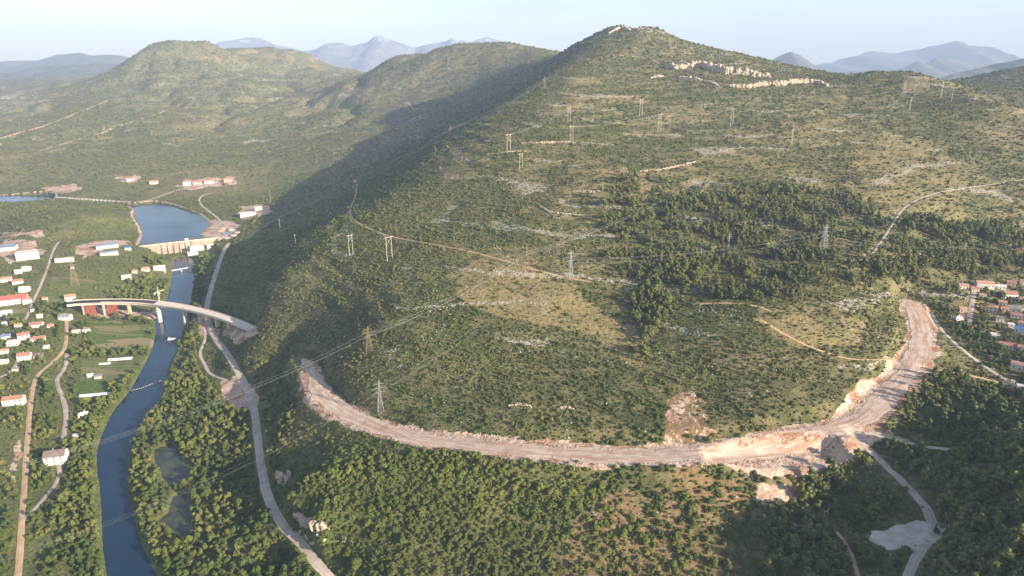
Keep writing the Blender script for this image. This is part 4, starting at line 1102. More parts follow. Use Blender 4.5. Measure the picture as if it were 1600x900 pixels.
for u0, u1 in ((144, 160), (177, 193)):
    b = MB(); xs = [at_z(u0, 492, 4), at_z(u1, 492, 4)]
    for i in range(5):
        f = i / 4; x = xs[0][0] * (1 - f) + xs[1][0] * f; k = int(np.argmin(np.abs(DECK[:, 0] - x))); y = DECK[k, 1] - 3.2
        b.box(x - .2, x + .2, y - .2, y + .2, float(hz(x, y)) - 1, DZ - 4.3)
    x0, x1 = xs[0][0], xs[1][0]; k = int(np.argmin(np.abs(DECK[:, 0] - (x0 + x1) / 2))); y = DECK[k, 1] - 2.8
    for i in range(6): b.box(x0, x1, y - .15, y + .15, 7 + i * 3.05, 9.9 + i * 3.05)
    brp(b, 'scaffold_wall', 'formwork')
k = ND - 1; ang = math.atan2(dt[k, 1], dt[k, 0]); b = MB(); b.box(-3, 4, -6, 6, -16, 2.3)
ab = b.build('abutment', 'concrete'); ab.parent = br; ab.location = (DECK[k, 0] - BL.x, DECK[k, 1] - BL.y, DZ - 5.1); ab.rotation_euler = (0, 0, ang)
for k in range(0, ND, 2): clear_at(DECK[k, 0], DECK[k, 1], 9.0)

# ------------------------------------------------------------------ dam
dv = DAM_B - DAM_A; dl = float(np.hypot(dv[0], dv[1])); da = math.atan2(dv[1], dv[0])
dam = thing('dam', tuple(DAM_A), 'pinkish concrete dam holding back the blue lake', 'dam', None, da)
b = MB(); L = dl
b.add([(0, 1.5, -22), (L, 1.5, -22), (L, 1.5, 0), (0, 1.5, 0), (0, -9, -22), (L, -9, -22), (L, -1.5, 0), (0, -1.5, 0)], [(0, 3, 2, 1), (4, 5, 6, 7), (3, 7, 6, 2), (0, 4, 7, 3), (1, 2, 6, 5), (0, 1, 5, 4)])
b.build('wall', 'concrete_old', dam)
b = MB(); b.box(-4, L + 4, -2.6, 2.4, .003, .5); b.box(-4, L + 4, -2.6, -2.3, .503, 1.5); b.build('crest_walkway', 'concrete', dam)
for k in range(6):
    x = L * (.30 + .075 * k); b = MB()
    b.add([(x - 1, -3.2, -21), (x + 1, -3.2, -21), (x + 1, -2.2, .0), (x - 1, -2.2, 0), (x - 1, -14, -21), (x + 1, -14, -21), (x + 1, -4.5, -1), (x - 1, -4.5, -1)],
          [(0, 3, 2, 1), (4, 5, 6, 7), (3, 7, 6, 2), (0, 4, 7, 3), (1, 2, 6, 5), (0, 1, 5, 4)]); b.build('buttress', 'concrete_old', dam)
for k in range(3):
    x = L * (.56 + .05 * k); b = MB(); b.box(x - 2.3, x + 2.3, -12.5, -11.8, -20, -13); b.box(x - 2.6, x + 2.6, -12.6, -7, -13, -12.6); b.build('sluice_gate', 'dark', dam)
b = MB(); x = L * .62; b.box(x - 3, x + 3, -2, 2, .51, 5); g_ = b.build('gate_house', 'white', dam)
b = MB(); b.box(x - 3.4, x + 3.4, -2.4, 2.4, 5.003, 5.4); b.build('roof', 'paleroof', g_)

# ------------------------------------------------------------------ footbridge
A, B = at_z(270, 422.5, 5.0), at_z(305, 416.0, 5.0); v_ = B - A; l_ = float(np.hypot(v_[0], v_[1]))
fb = thing('footbridge', tuple(A), 'white footbridge over the river below the dam', 'bridge', None, math.atan2(v_[1], v_[0]))
b = MB(); b.box(-3, l_ + 3, -1.6, 1.6, -.7, 0); b.build('deck', 'white', fb)
for s in (-1.55, 1.55):
    b = MB(); b.box(-3, l_ + 3, s - .05, s + .05, .95, 1.1)
    for i in range(12): b.box(-3 + i * (l_ + 6) / 11.5, -2.9 + i * (l_ + 6) / 11.5, s - .04, s + .04, .003, .947)
    b.build('railing', 'white', fb)
for q in (.36, .86):
    b = MB(); b.box(l_ * q - .8, l_ * q + .8, -1.2, 1.2, -8, -.703); b.build('pier', 'white', fb)

# ------------------------------------------------------------------ things on and beside the river
p = at_z(268, 530, 0.0)
bt = thing('work_pontoon', tuple(p), 'flat white work pontoon floating on the river below the viaduct', 'pontoon', None, R(25))
b = MB(); b.add([(-5, -2.2, .9), (4, -2.2, .9), (6, 0, 1.0), (4, 2.2, .9), (-5, 2.2, .9), (-4.8, -2, -.4), (3.8, -2, -.4), (5.4, 0, -.2), (3.8, 2, -.4), (-4.8, 2, -.4)],
             [(0, 1, 2, 3, 4), (9, 8, 7, 6, 5), (0, 5, 6, 1), (1, 6, 7, 2), (2, 7, 8, 3), (3, 8, 9, 4), (4, 9, 5, 0)]); b.build('hull', 'white', bt)
b = MB(); b.box(-3.5, -1, -1.2, 1.2, .95, 3.0); b.build('cabin', 'cream', bt)
b = MB(); b.box(-3.7, -.8, -1.4, 1.4, 3.003, 3.15); b.build('cabin_roof', 'redroof', bt)
P = resample(np.array([at_z(206, 610, 0.05), at_z(222, 606, .05), at_z(240, 599, .05), at_z(259, 591, .05)]), 2.4)
b = MB()
for q in P: b.box(q[0] - .75, q[0] + .75, q[1] - .4, q[1] + .4, -.15, .38)
o = b.build('floating_boom', 'float'); c0 = Vector(P.mean(0)); o.data.transform(Matrix.Translation(-c0)); o.location = c0
tag(o, 'line of pale floats strung across the river', 'boom')
# tower crane beside the river pier
p = spot(254, 500); cz_ = at_y(250, 455, p[1])[2] - p[2]
cr = thing('tower_crane', tuple(p), 'yellow tower crane standing beside the river pier of the viaduct', 'crane', None, R(35))
def lattice(b, a, c, w0, w1, n, th):
    a = Vector(a); c = Vector(c); d = (c - a).normalized(); u = d.cross(Vector((0, 1, 0)) if abs(d.y) < .9 else Vector((1, 0, 0))).normalized(); t = d.cross(u)
    def corner(f, k):
        w = w0 + (w1 - w0) * f; s = ((-1, -1), (1, -1), (1, 1), (-1, 1))[k]; return a + (c - a) * f + u * s[0] * w + t * s[1] * w
    for k in range(4): b.bar(corner(0, k), corner(1, k), th, th)
    for i in range(n):
        f0, f1 = i / n, (i + 1) / n
        for k in range(4):
            e = (k + 1) % 4
            b.bar(corner(f0, k), corner(f1, e), th * .6); b.bar(corner(f0, e), corner(f1, k), th * .6); b.bar(corner(f1, k), corner(f1, e), th * .6)
b = MB(); lattice(b, (0, 0, -1), (0, 0, cz_ - 3), .9, .9, 16, .26); b.build('mast', 'yellow', cr)
b = MB(); lattice(b, (-5, 0, cz_ - 2), (9, 0, cz_ + 1), .6, .4, 8, .2); b.build('jib', 'yellow', cr)
b = MB(); lattice(b, (0, 0, cz_ - 3), (0, 0, cz_ + 4), .8, .15, 4, .2); b.build('tower_head', 'yellow', cr)
b = MB(); b.box(-5.5, -3.9, -.9, .9, cz_ - 4.2, cz_ - 2.6); b.build('counterweight', 'concrete', cr)
b = MB(); b.box(.9, 2.4, -1, .6, cz_ - 4.6, cz_ - 2.7); b.build('cab', 'white', cr)
# greenhouses
for (u, v, wpx, lab) in ((148, 616, 42, 'long film greenhouse on the lower terrace'), (188, 560, 34, 'shorter film greenhouse on the upper terrace'), (164, 567, 16, 'small film tunnel at the lower left of the upper greenhouse')):
    p = spot(u, v + 2); t = p[1] * CP - (p[2] - CAMZ) * SP; w = wpx * t / FPX; d = 5.5 if wpx > 20 else 4
    gh = thing('greenhouse', tuple(p), lab, 'greenhouse', 'film greenhouses on the left bank', R(12))
    clear_at(p[0], p[1], w * .45); clear_at(p[0] - w * .3, p[1] - 3, w * .3); clear_at(p[0] + w * .3, p[1], w * .3)
    b = MB(); n = 9; V = []
    for x in np.linspace(-w / 2, w / 2, 12):
        for k in range(n): a = math.pi * k / (n - 1); V.append((float(x), math.cos(a) * d / 2, .3 + math.sin(a) * d * .42))
    F = [(i * n + k, i * n + k + 1, (i + 1) * n + k + 1, (i + 1) * n + k) for i in range(11) for k in range(n - 1)]
    b.add(V, F + [tuple(range(n)), tuple(range(11 * n, 12 * n))[::-1]]); b.build('film_cover', 'film', gh)
    b = MB()
    for x in np.linspace(-w / 2, w / 2, 7):
        b.tube([(float(x), math.cos(math.pi * k / 8) * (d / 2 + .05), .3 + math.sin(math.pi * k / 8) * (d * .42 + .05)) for k in range(9)], .06)
    b.build('hoops', 'steel', gh)
    b = MB(); b.box(-w / 2, w / 2, -d / 2 - .06, -d / 2 + .05, -1, .45); b.box(-w / 2, w / 2, d / 2 - .05, d / 2 + .06, -1, .45); b.build('base_boards', 'timber', gh)

# ------------------------------------------------------------------ pylons, poles and their wires
def pylon(u, v, vtop, label, mat='steel', wide=.11, arms=3, yaw=25, group='lattice pylons of the power lines'):
    p = spot(u, v); h = float(at_y(u, vtop, p[1])[2] - p[2])
    t = thing('lattice_pylon', tuple(p), label, 'pylon', group, R(yaw))
    w = h * wide; b = MB(); k = max(.10, h * .0055)
    zb = h * .58
    lattice(b, (0, 0, -1.0), (0, 0, zb), w, w * .38, 6, k); lattice(b, (0, 0, zb), (0, 0, h), w * .38, w * .08, 5, k * .8)
    b.build('tower', mat, t); tips = []
    for i in range(arms):
        z = h * (.62 + .13 * i); l = h * (.17, .21, .15)[i % 3] if arms == 3 else h * .2
        for s in (-1, 1):
            b = MB(); wz = w * .3
            b.bar((s * wz * .3, 0, z), (s * l, 0, z), k * .8); b.bar((s * wz * .3, 0, z + h * .035), (s * l, 0, z), k * .6)
            for q in (.3, .6): b.bar((s * l * q, 0, z), (s * l * (q - .15), 0, z + h * .035 * (1.15 - q)), k * .5)
            arm = b.build('crossarm', mat, t)
            b = MB()
            for j in range(4): b.bar((s * l, 0, z - .35 * j - .1), (s * l, 0, z - .35 * j - .38), .16, .10, 6)
            b.build('insulator', 'insul', arm)
            tips.append((s, i, s * l, z - 1.5))
    ca, sa = math.cos(R(yaw)), math.sin(R(yaw))
    return {(s, i): Vector((p[0] + x * ca, p[1] + x * sa, p[2] + z)) for s, i, x, z in tips}, Vector((p[0], p[1], p[2] + h))
PY = {}
for key, a in {
 'slope': (577, 549, 510, 'rusty brown lattice pylon on the lit slope above the start of the cutting', 'rust', .13),
 'cut': (595, 644, 594, 'slim grey lattice pylon just above the broken rock of the cutting', 'steel', .085),
 'meadow': (891, 434, 391, 'silvery lattice pylon standing in the dry meadow beside the hill track', 'steel', .085),
 'wood': (823, 418, 384, 'faint brown lattice pylon at the upper edge of the dry meadow', 'rust', .13),
 'crest': (851, 139, 119, 'small lattice pylon highest on the shaded crest of the hill', 'rust', .13),
 'crest2': (704, 211, 196, 'small lattice pylon on the shaded crest beside the summit track', 'rust', .13),
 'bend': (556, 298, 279, 'small lattice pylon where the hill track leaves the crest', 'rust', .13),
 'pine': (1285, 398, 350, 'broad angle pylon in the clearing among the pines', 'steel', .13),
 'far': (1088, 294, 278, 'small lattice pylon at the upper end of the lit wires', 'steel', .11),
 'left': (118, 446, 404, 'wide brown lattice pylon on the left bank meadow', 'rust', .13),
 'small': (1138, 387, 364, 'thin pale lattice mast among the pines right of the ravine', 'steel', .06),
 'small2': (1095, 405, 388, 'short pale mast at the edge of the forest clearing', 'steel', .06),
 'rt': (1506, 398, 378, 'slim lattice mast on the wooded slope above the town', 'steel', .08),
 'farright': (1412, 146, 126, 'distant lattice pylon on the skyline of the right shoulder', 'steel', .11),
}.items():
    PY[key] = pylon(*a[:4], mat=a[4], wide=a[5])
def hpole(u, v, vtop, label, dx=8, yaw=48, single=False):
    p = spot(u, v); h = float(at_y(u, vtop, p[1])[2] - p[2])
    t = thing('pole_pair' if not single else 'power_pole', tuple(p), label, 'power pole', 'timber poles of the hillside lines', R(yaw))
    r = max(.2, h * .011)
    if single:
        b = MB(); b.bar((0, 0, -1), (0, 0, h), r * 1.3, r, 6); b.build('pole', 'pole', t)
        b = MB(); b.box(-1.4, 1.4, -.12, .12, h - 1.2, h - .95); b.build('crossbar', 'pole', t); return Vector((p[0], p[1], p[2] + h - 1))
    g = h * .26 * dx / 8
    for s in (-1, 1):
        gx = p[0] + s * g / 2 * math.cos(R(yaw)); gy = p[1] + s * g / 2 * math.sin(R(yaw))
        b = MB(); b.bar((s * g / 2, 0, float(hz(gx, gy)) - p[2] - 1), (s * g / 2, 0, h), r * 1.3, r, 6); b.build('pole', 'pole', t)
    b = MB(); b.box(-g * .95, g * .95, -.14, .14, h - 1.6, h - 1.3); b.bar((-g / 2, 0, h * .62), (g / 2, 0, h - 2), r * .5); b.bar((g / 2, 0, h * .62), (-g / 2, 0, h - 2), r * .5)
    cb = b.build('crossbar', 'pole', t)
    for s in (-.9, 0, .9):
        b = MB(); b.bar((s * g, 0, h - 1.6), (s * g, 0, h - 2.7), .15, .1, 6); b.build('insulator', 'insul', cb)
    return Vector((p[0], p[1], p[2] + h - 2.6)), g, R(yaw)
HP = [hpole(*a) for a in (
 (549, 399, 366, 'tall pair of poles below the hill track, left one of two pairs', 6),
 (609, 407, 369, 'tall pair of poles touching the hill track, right one of two pairs', 8),
 (795, 240, 209, 'pale pair of poles beside the upper rock ledge'),
 (814, 264, 239, 'pale pair of poles just below the upper rock ledge'),
 (889, 192, 168, 'close pair of poles high on the slope, upper of two stacked pairs'),
 (893, 220, 196, 'close pair of poles high on the slope, lower of two stacked pairs'),
 (1001, 181, 154, 'pale pair of poles straight below the double summit'),
 (1030, 205, 177, 'pale pair of poles right of and below the summit pair'),
 (1143, 196, 169, 'pale pair of poles below the right hand rock band', 9),
 (1237, 223, 201, 'pair of poles on the dry grass of the right slope', 5),
 (1421, 173, 152, 'pair of poles on the stony knoll of the right shoulder', 6),
 (1470, 152, 128, 'pair of poles on the skyline right of the stony knoll', 5),
)]
for a in ((438, 361, 343, 'single pole in the deep shade of the crest, upper of two'), (462, 382, 366, 'single pole in the deep shade of the crest, lower of two'),
          (423, 316, 299, 'single pole beside the shaded quarry'), (517, 268, 256, 'tiny single pole far up the shaded flank'), (1486, 160, 138, 'single pole at the right edge of the right shoulder'), (248, 462, 448, 'single pole on the river bank behind the viaduct')):
    hpole(*a, single=True)
def span(A, B, sag, label, w=.16, group='overhead wires of the power lines'):
    A = Vector(A); B = Vector(B); n = 24; P = []
    for i in range(n + 1):
        f = i / n; q = A.lerp(B, f); q.z -= 4 * sag * f * (1 - f); P.append(q - A)
    b = MB(); b.tube(P, w, 4); o = b.build('power_cable', 'wire', loc=A); return tag(o, label, 'cable', group)
def line3(ka, kb, sag, label, w=.16, picks=((-1, 1), (1, 1), (-1, 0))):
    for i, q in enumerate(picks):
        A = PY[ka][0][q] if isinstance(ka, str) else Vector(ka) + Vector((0, 2.0 * i, -2.4 * i))
        B = PY[kb][0][q] if isinstance(kb, str) else Vector(kb) + Vector((0, 2.0 * i, -2.4 * i))
        span(A, B, sag, label[0] + ('uppermost', 'middle', 'lowest')[i] + label[1], w)
line3('far', 'wood', 9, ('sunlit wire over the ravine, ', ' of its three strands'), .075)
line3('wood', 'slope', 8, ('sunlit wire above the dry meadow, ', ' of its three strands'), .06)
line3('slope', tuple(at_z(-70, 748, 34)), 14, ('wire sweeping from the rusty pylon across the river, ', ' of three strands'), .045)
line3('cut', tuple(at_z(-60, 892, 26)), 14, ('wire from the slim grey pylon down over the river, ', ' of three strands'), .022)
line3('cut', 'meadow', 7, ('faint wire between slim grey pylon and silvery pylon, ', ' of three strands'), .03)
line3('meadow', 'pine', 8, ('thin wire from silvery pylon to the pine clearing, ', ' of three strands'), .05)
line3('pine', 'rt', 8, ('thin wire over the pines towards the town, ', ' of three strands'), .05)
line3('far', tuple(at_y(1380, 290, 1100)), 4, ('thin wire running right above the pine forest, ', ' of three strands'), .07)
line3('crest', 'crest2', 10, ('faint wire along the upper shaded crest, ', ' of three strands'), .07)
line3('crest2', 'bend', 9, ('faint wire along the lower shaded crest, ', ' of three strands'), .06)
for a, b_, nm in ((0, 1, 'between the two tall pole pairs'), (2, 4, 'up from the ledge poles to the stacked poles'), (5, 7, 'across the slope to the poles below the summit'), (7, 8, 'towards the poles below the right rock band'), (8, 9, 'down to the poles on the dry right slope')):
    for s, w_ in ((-.9, 'near'), (0, 'central'), (.9, 'outer')):
        (A, g, y), (B, g2, y2) = HP[a], HP[b_]
        span(A + Vector((math.cos(y), math.sin(y), 0)) * g * s, B + Vector((math.cos(y2), math.sin(y2), 0)) * g2 * s, 4, 'hair thin %s wire %s' % (w_, nm), .055, 'wires of the hillside pole line')

# ------------------------------------------------------------------ limestone cliffs and loose stone
def rock_lump(b, c, r, seed, fl=1.0):
    g = np.random.default_rng(seed); V, F = ICO1 if max(r) < 3 else ICO2
    q = V * (1 + (g.random((len(V), 1)) - .5) * .5); q = np.sign(q) * np.abs(q) ** .75
    a = g.uniform(0, 6.28); x = q[:, 0] * r[0]; y = q[:, 1] * r[1]
    b.add(np.stack([c[0] + x * math.cos(a) - y * math.sin(a), c[1] + x * math.sin(a) + y * math.cos(a), c[2] + q[:, 2] * r[2]], 1), F)
def ledge(s, hpx, label, mat='cliff', seed=0):
    P = px(s); W = resample(cast(P[:, 0], P[:, 1]), 3.0); d = W[:, 1].mean() / FPX; h = hpx * d * (.8 if W[:, 1].mean() > 700 else 1.0)
    g = np.random.default_rng(seed); b = MB(); W = resample(W, max(h * .25, 1.2)); c0 = Vector(W.mean(0)); n = len(W)
    # a continuous broken face: stepped columns of rock set side by side
    for i, p in enumerate(W):
        if g.random() < .06: continue
        e = .55 + .45 * math.sin(math.pi * (i + .5) / n); hh = h * e * g.uniform(.55, 1.1)
        rock_lump(b, (p[0] - c0.x + g.normal() * h * .06, p[1] - c0.y + g.normal() * h * .12, p[2] - c0.z + hh * .25), (h * .36, h * .34, hh * .72), seed * 999 + i)
        if g.random() < .5: rock_lump(b, (p[0] - c0.x, p[1] - c0.y - h * .55, float(hz(p[0], p[1] - h * .55)) - c0.z), (h * .22, h * .2, h * .2), seed * 77 + i)
    o = b.build('rock_ledge', mat, loc=c0); return tag(o, label, 'rock ledge', 'limestone ledges of the hill')
for i, a in enumerate((
 ("1062 106;1080 104;1095 103;1110 109;1130 114;1160 117;1200 120", 13, 'longest bright cliff band just below and right of the summit'),
 ("1060 122;1078 124;1095 125", 6, 'short pale ledge under left end of the bright cliff band'),
 ("1100 129;1112 131;1122 135", 6, 'small stepped ledge left of the lower cliff band'),
 ("1138 136;1165 137;1192 134;1220 133;1250 129;1275 129;1292 134", 9, 'long lower cliff band running right towards the shoulder'),
 ("1017 122;1036 119", 4, 'lowest short ledge left of the bright cliff band'),
 ("1044 106;1056 108", 11, 'rock tower standing left of the bright cliff band'),
 ("952 52;962 47;974 45;984 48", 5, 'rocky cap of the left summit top'),
 ("994 47;1006 45;1018 48", 3, 'rocky cap of the right summit top'),
 ("815 224;840 224;870 223;893 222", 4, 'pale ledge below the ledge poles on the upper slope'),
 ("760 242;790 238;830 236", 3, 'low broken ledge left of the ledge poles'),
 ("895 298;920 300;952 299", 4, 'pale ledge in the middle of the slope'),
 ("843 322;858 332;880 335;912 337", 4, 'curved pale ledge above the lit wires'),
 ("1000 268;1030 266;1060 260;1090 252", 4, 'long grey ledge above the upper pines'),
 ("440 752;447 750;455 742", 14, 'bright cliff corner above the gravel road, upper of two'),
 ("466 806;476 816;488 822;503 828;515 834", 18, 'bright cliff corner above the gravel road, lower of two'),
 ("524 838;538 842;552 848", 7, 'broken rock right of the lower cliff corner'),
 ("690 236;720 232;760 226", 3, 'thin ledge on the slope right of the crest pylon'),
 ("1440 132;1465 135;1480 139", 4, 'stony crown of the right shoulder'),
 ("795 634;815 632;830 636", 4, 'grey outcrop amid the scrub above the cutting'),
 ("870 640;885 636;897 640", 5, 'isolated grey boulder outcrop above the middle of the cutting'),
)):
    ledge(*a, seed=i + 1)

def stones(name, D, spacing, k, rmax, seed, size, mat, label, cat):
    P = scatter(D, spacing, k, rmax, seed); r_ = np.random.default_rng(seed); n = len(P)
    P3 = np.stack([P[:, 0], P[:, 1], hz(P[:, 0], P[:, 1])], 1); s = r_.uniform(size[0], size[1], n) ** 1.0 * np.maximum(1, np.hypot(P[:, 0], P[:, 1]) / 1100)
    kinds = []
    for i in range(5):
        b = MB(); rock_lump(b, (0, 0, .2), (1, .8, .65), 500 + i)
        me = bpy.data.meshes.new(name + '_stone'); me.from_pydata(b.v, [], b.f); me.materials.append(M[mat]); kinds.append(me)
    instancer(name, P3, np.stack([s, s * r_.uniform(.7, 1.2, n), s * r_.uniform(.6, 1.3, n)], 1), r_.random(n) * 6.28, (r_.random((n, 2)) - .5) * .6, r_.integers(0, 5, n), kinds, label, cat)
cutD = np.where(bare > .5, .55, 0.0)
rubD = Z0.copy(); rubD[_m] = np.where(_i & (_d > 6.3), .5 * sstep(.35, .6, n2[_m]), 0)
for s in ("345 598;380 590;395 625;385 650;360 640;342 618",):
    rubD = np.maximum(rubD, np.where(area(s, .5), .7, 0))
_ang = np.abs(GA) < R(44)
for name, w, mat, L in road_lines:
    m = box_mask(L, w); d, _ = polydist(GX[m], GY[m], L); q = rubD[m]; q[d < w * .5 + .8] = 0; rubD[m] = q
stones('rubble', rubD, 1.7, .003, 1200, 61, (.2, .75), 'rubble', 'broken limestone blasted from the slope along the new cutting', 'rubble')
stoneD = np.where((H > 40) & (bare < .3), .012 + .5 * sstep(.60, .72, n2) * sstep(.44, .56, n1) + .42 * rock, 0.0); stoneD[noveg] = 0
stoneD[(lush > .3)] *= .1
stones('boulders', stoneD, 3.2, .0042, 2300, 62, (.35, 1.05), 'stone', 'pale limestone boulders scattered through the hillside scrub', 'boulders')

# ------------------------------------------------------------------ ruined walls, vehicles
def wall_line(s, h, label):
    P = px(s); W = resample(cast(P[:, 0], P[:, 1]), 1.2); c0 = Vector(W.mean(0)); b = MB(); g = random.Random(len(s))
    for i, p in enumerate(W):
        hh = h * g.uniform(.6, 1.05); b.box(p[0] - c0.x - .75, p[0] - c0.x + .75, p[1] - c0.y - .45 + g.uniform(-.1, .1), p[1] - c0.y + .45, p[2] - c0.z - .8, p[2] - c0.z + hh)
    for p in W[::2]: clear_at(p[0], p[1], 2.2)
    return tag(b.build('dry_stone_wall', 'stone', loc=c0), label, 'wall', 'old dry stone walls below the cutting')
wall_line("1200 783;1225 786;1250 793;1282 797", 1.5, 'longest crumbling stone wall below the end of the cutting')
wall_line("1262 806;1284 810", 1.4, 'short stone wall beside the two tall posts')
wall_line("1218 817;1245 822;1268 828", 1.2, 'lowest crumbling stone wall in the shaded clearing')
p = spot(1289, 812); rp_ = thing('gate_posts', tuple(p), 'two tall weathered stone posts with a beam in the shaded clearing', 'ruin', None, R(20))
for x, h_ in ((-1.6, 8.0), (1.6, 9.5)):
    b = MB(); b.bar((x, 0, -.6), (x + .1, 0, h_), .55, .42, 4); b.build('post', 'stone', rp_)
b = MB(); b.bar((-1.45, 0, 6.9), (1.55, 0, 7.0), .32); b.build('beam', 'stone', rp_); clear_at(p[0], p[1], 5)

def car(u, v, label, yaw, mat='carpaint'):
    p = spot(u, v); o = thing('parked_car', (p[0], p[1], p[2] + .2), label, 'car', None, R(yaw))
    b = MB(); b.add([(x, y, z) for z, x0, x1, w in ((.35, -2.1, 2.1, .82), (.85, -2.15, 2.1, .88)) for x in (x0, x1) for y in (-w, w)],
                    [(0, 2, 3, 1), (4, 5, 7, 6), (0, 1, 5, 4), (2, 6, 7, 3), (0, 4, 6, 2), (1, 3, 7, 5)]); b.build('body', mat, o)
    b = MB(); b.add([(-1.9, -.8, .853), (-1.9, .8, .853), (1.0, -.8, .853), (1.0, .8, .853), (-1.5, -.65, 1.42), (-1.5, .65, 1.42), (.3, -.65, 1.42), (.3, .65, 1.42)],
                    [(4, 6, 7, 5), (0, 1, 5, 4), (2, 6, 7, 3), (0, 4, 6, 2), (1, 3, 7, 5)]); cb = b.build('cabin', 'glass', o)
    b = MB(); b.box(-1.5, .3, -.64, .64, 1.423, 1.47); b.build('roof', mat, cb)
    for x in (-1.35, 1.35):
        for y in (-.8, .8): b = MB(); b.bar((x, y - .1, .33), (x, y + .1, .33), .47, .47, 12); b.build('wheel', 'tyre', o)
    for y in (-.55, .55): b = MB(); b.box(2.08, 2.13, y - .2, y + .2, .6, .75); b.build('headlight', 'white', o)
    return o
car(107.5, 573, 'small dark car parked on the wide part of the village lane', 70)
p = spot(1463, 832); ex = thing('excavator', (p[0], p[1], p[2] + .3), 'dark excavator with raised arm parked at the bend of the gravel track', 'excavator', None, R(70))
for y in (-1.2, 1.2):
    b = MB(); V = []
    prof = [(-2, .25), (-1.7, 0), (1.7, 0), (2, .25), (2, .65), (1.7, .95), (-1.7, .95), (-2, .65)]
    for s in (-.3, .3): V += [(x, y + s, z) for x, z in prof]
    b.add(V, [(i, (i + 1) % 8, 8 + (i + 1) % 8, 8 + i) for i in range(8)] + [tuple(range(8))[::-1], tuple(range(8, 16))]); b.build('track', 'tyre', ex)
b = MB(); b.box(-2.1, 1.5, -1.35, 1.35, 1.0, 2.0); b.box(-2.2, -.9, -1.3, 1.3, 2.003, 2.5); b.build('house', 'dark', ex)
b = MB(); b.box(.0, 1.4, .2, 1.3, 2.003, 3.2); cbx = b.build('cab', 'glass', ex)
b = MB(); b.box(-.05, 1.45, .15, 1.35, 3.203, 3.3); b.build('cab_roof', 'dark', cbx)
b = MB(); b.bar((1.2, -.3, 1.7), (3.0, -.3, 5.2), .45, .35); b.bar((3.0, -.3, 5.2), (4.6, -.3, 3.2), .35, .28); ar = b.build('arm', 'dark', ex)
b = MB(); b.add([(4.4, -.8, 3.2), (4.4, .2, 3.2), (4.9, -.8, 2.4), (4.9, .2, 2.4), (4.0, -.8, 2.2), (4.0, .2, 2.2)], [(0, 1, 3, 2), (0, 4, 5, 1), (0, 2, 4), (1, 5, 3), (2, 3, 5, 4)]); b.build('bucket', 'dark', ar)
clear_at(p[0], p[1], 4)
for u, v, mt, lab in ((352, 366, 'blueroof', 'blue site container right of the dam'), (362, 360, 'white', 'white site container, upper one of the yard by the dam'), (371, 364, 'pinkwall', 'pinkish site container nearest the shaded slope'), (366, 369, 'white', 'white site container, lowest in the yard by the dam'), (357, 373, 'greywall', 'grey site container at the dam end of the yard')):
    p = spot(u, v); o = thing('site_container', tuple(p), lab, 'container', 'site containers in the yard by the dam', R(random.uniform(-30, 40))); clear_at(p[0], p[1], 6)
    b = MB(); b.box(-5, 5, -1.4, 1.4, .1, 3.1)
    for i in range(19): b.box(-4.9 + i * .52, -4.7 + i * .52, -1.46, -1.403, .3, 2.9)
    b.build('shell', mt, o); b = MB(); b.box(5.003, 5.07, -1.2, -.03, .25, 2.95); b.build('door', 'greywall', o); b = MB(); b.box(5.003, 5.07, .03, 1.2, .25, 2.95); b.build('door', 'greywall', o)

# ------------------------------------------------------------------ plant the slopes
def lab_shrub(p):
    if p[0] > 60 and p[1] < 470: return 'rounded green bush standing on the reddish open ground below the cutting', 'bushes on the reddish ground below the cutting'
    if p[1] < 480: return 'dense olive green bush on the slope below the cutting', 'bushes on the slope below the cutting'
    return 'low dark green bush of the hillside scrub above the cutting', 'bushes of the hillside above the cutting'
def lab_tree(p):
    if p[0] > 150: return 'leafy tree on the right hand side near the town', 'trees by the right hand town'
    rx = np.interp(p[1], RIVER[:, 1][np.argsort(RIVER[:, 1])], RIVER[:, 0][np.argsort(RIVER[:, 1])])
    if p[0] > rx: return 'rounded olive green tree between the river and the gravel road', 'riverside trees beside the gravel road'
    return 'leafy green tree on the left bank between village and river', 'trees of the left bank'
def lab_pine(p):
    if p[1] < 560: return 'dark shaded pine around the bend of the gravel track', 'pines of the shaded lower right slope'
    return 'sunlit olive pine in the forest on the hillside', 'pines of the hillside forest'
P = scatter(treeD, 4.4, .0050, 1500, 11)
plant('tree', 'broadleaf_tree', ('crown', 'trunk'), P, lambda P, r: np.clip(P[:, 2] / 4.4, 1, 1.6) * r.gamma(9, .27, len(P)).clip(1.5, 4.0), (.8, 1.15), lab_tree, 'tree', None, 'woodland', 'unbroken mass of riverside and village trees', )
P = scatter(pineD, 4.2, .0048, 1700, 12)
plant('pine', 'pine_tree', ('crown', 'trunk'), P, lambda P, r: np.clip(P[:, 2] / 4.2, 1, 1.8) * r.gamma(14, .17, len(P)).clip(1.3, 3.6) * np.where(P[:, 1] < 560, 1.55, 1.45), (.85, 1.2), lab_pine, 'pine', None, 'pine_forest', 'mass of pines covering the hillside and the shaded corner')
P = scatter(shrubD, 2.3, .0031, 5200, 13)
plant('shrub', 'bush', ('foliage', 'stem'), P, lambda P, r: np.clip(P[:, 2] / 2.3, .9, 9) ** .68 * r.gamma(4, .265, len(P)).clip(.45, 2.8) * np.where(P[:, 1] < 485, 1.3 + .9 * r.random(len(P)) ** 2, 1.0), (.65, 1.1), lab_shrub, 'bush', None, 'scrub', 'low scrub covering the hill and the far slopes')

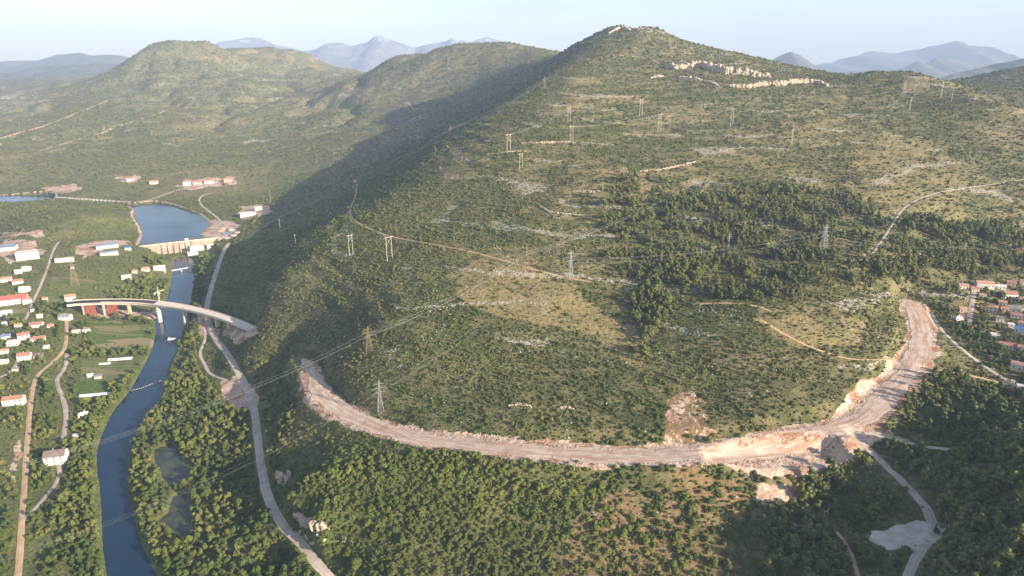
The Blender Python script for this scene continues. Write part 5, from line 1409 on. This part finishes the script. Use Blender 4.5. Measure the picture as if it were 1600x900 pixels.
# ------------------------------------------------------------------ air, light, sky, camera
hz_b = MB(); hz_b.box(-17000, 17000, -3000, 20500, float(min(H.min(), -3.5)) - 1.0, 1350.0)
hm = bpy.data.materials.new('air'); hm.use_nodes = True; nt = hm.node_tree; nt.nodes.clear()
vo = nt.nodes.new('ShaderNodeVolumePrincipled'); vo.inputs['Color'].default_value = (.55, .69, 1.0, 1); vo.inputs['Density'].default_value = HAZE; vo.inputs['Anisotropy'].default_value = .0
ou = nt.nodes.new('ShaderNodeOutputMaterial'); nt.links.new(vo.outputs[0], ou.inputs['Volume'])
o = hz_b.build('haze', hm); tag(o, 'thin bluish summer haze over the valley', 'haze', None, 'stuff')
SUN_D = Vector((.84 * math.cos(SUN_EL), -.543 * math.cos(SUN_EL), math.sin(SUN_EL)))
L = bpy.data.lights.new('sun', 'SUN'); L.energy = SUN_E; L.angle = R(.5); L.color = (1.0, .87, .69)
o = bpy.data.objects.new('sun', L); COL.objects.link(o); o.rotation_euler = SUN_D.to_track_quat('Z', 'Y').to_euler(); o.location = (0, 0, 900)
w = bpy.data.worlds.new('World'); scene.world = w; w.use_nodes = True; nt = w.node_tree
sk = nt.nodes.new('ShaderNodeTexSky'); sk.sky_type = 'NISHITA'; sk.sun_disc = False; sk.sun_elevation = SUN_EL; sk.sun_rotation = math.atan2(SUN_D.x, SUN_D.y)
sk.altitude = 350; sk.air_density = 1.0; sk.dust_density = .8; sk.ozone_density = .7
bg = nt.nodes['Background']; bg.inputs[1].default_value = SKY_S; 
nb = NB(nt); tc = nb.n('ShaderNodeTexCoord'); mp_ = nb.n('ShaderNodeMapping'); mp_.inputs['Scale'].default_value = (2.2, 2.2, 11.0); nb.link(tc.outputs['Generated'], mp_.inputs['Vector'])
cl = nb.math('MULTIPLY', nb.ramp(nb.noise(1.6, mp_.outputs[0], 5, .55), .45, .75), .45)
sb = nb.n('ShaderNodeMix', data_type='RGBA', blend_type='MIX'); nb.link(cl, sb.inputs[0]); nb.link(sk.outputs[0], sb.inputs[6]); sb.inputs[7].default_value = (3.2, 3.3, 3.6, 1)
nb.link(sb.outputs[2], bg.inputs[0])
cam = bpy.data.cameras.new('camera'); cam.sensor_width = 36; cam.lens = 36 * FPX / 1600; cam.clip_start = 1; cam.clip_end = 60000
co = bpy.data.objects.new('camera', cam); COL.objects.link(co); co.location = (0, 0, CAMZ); co.rotation_euler = (math.pi / 2 - PITCH, 0, 0); scene.camera = co
vs = scene.view_settings; vs.view_transform = 'Standard'; vs.look = 'None'; vs.gamma = 1; vs.exposure = EXPO
cy = scene.cycles; cy.max_bounces = 4; cy.diffuse_bounces = 2; cy.glossy_bounces = 2; cy.volume_bounces = 0; cy.transmission_bounces = 2
cy.use_denoising = True; cy.caustics_reflective = False; cy.caustics_refractive = False
try:
    cy.denoiser = 'OPENIMAGEDENOISE'; cy.denoising_input_passes = 'RGB_ALBEDO_NORMAL'; cy.denoising_prefilter = 'ACCURATE'
except Exception: pass
bpy.context.view_layer.update()
print('script seconds', time.time() - T0)
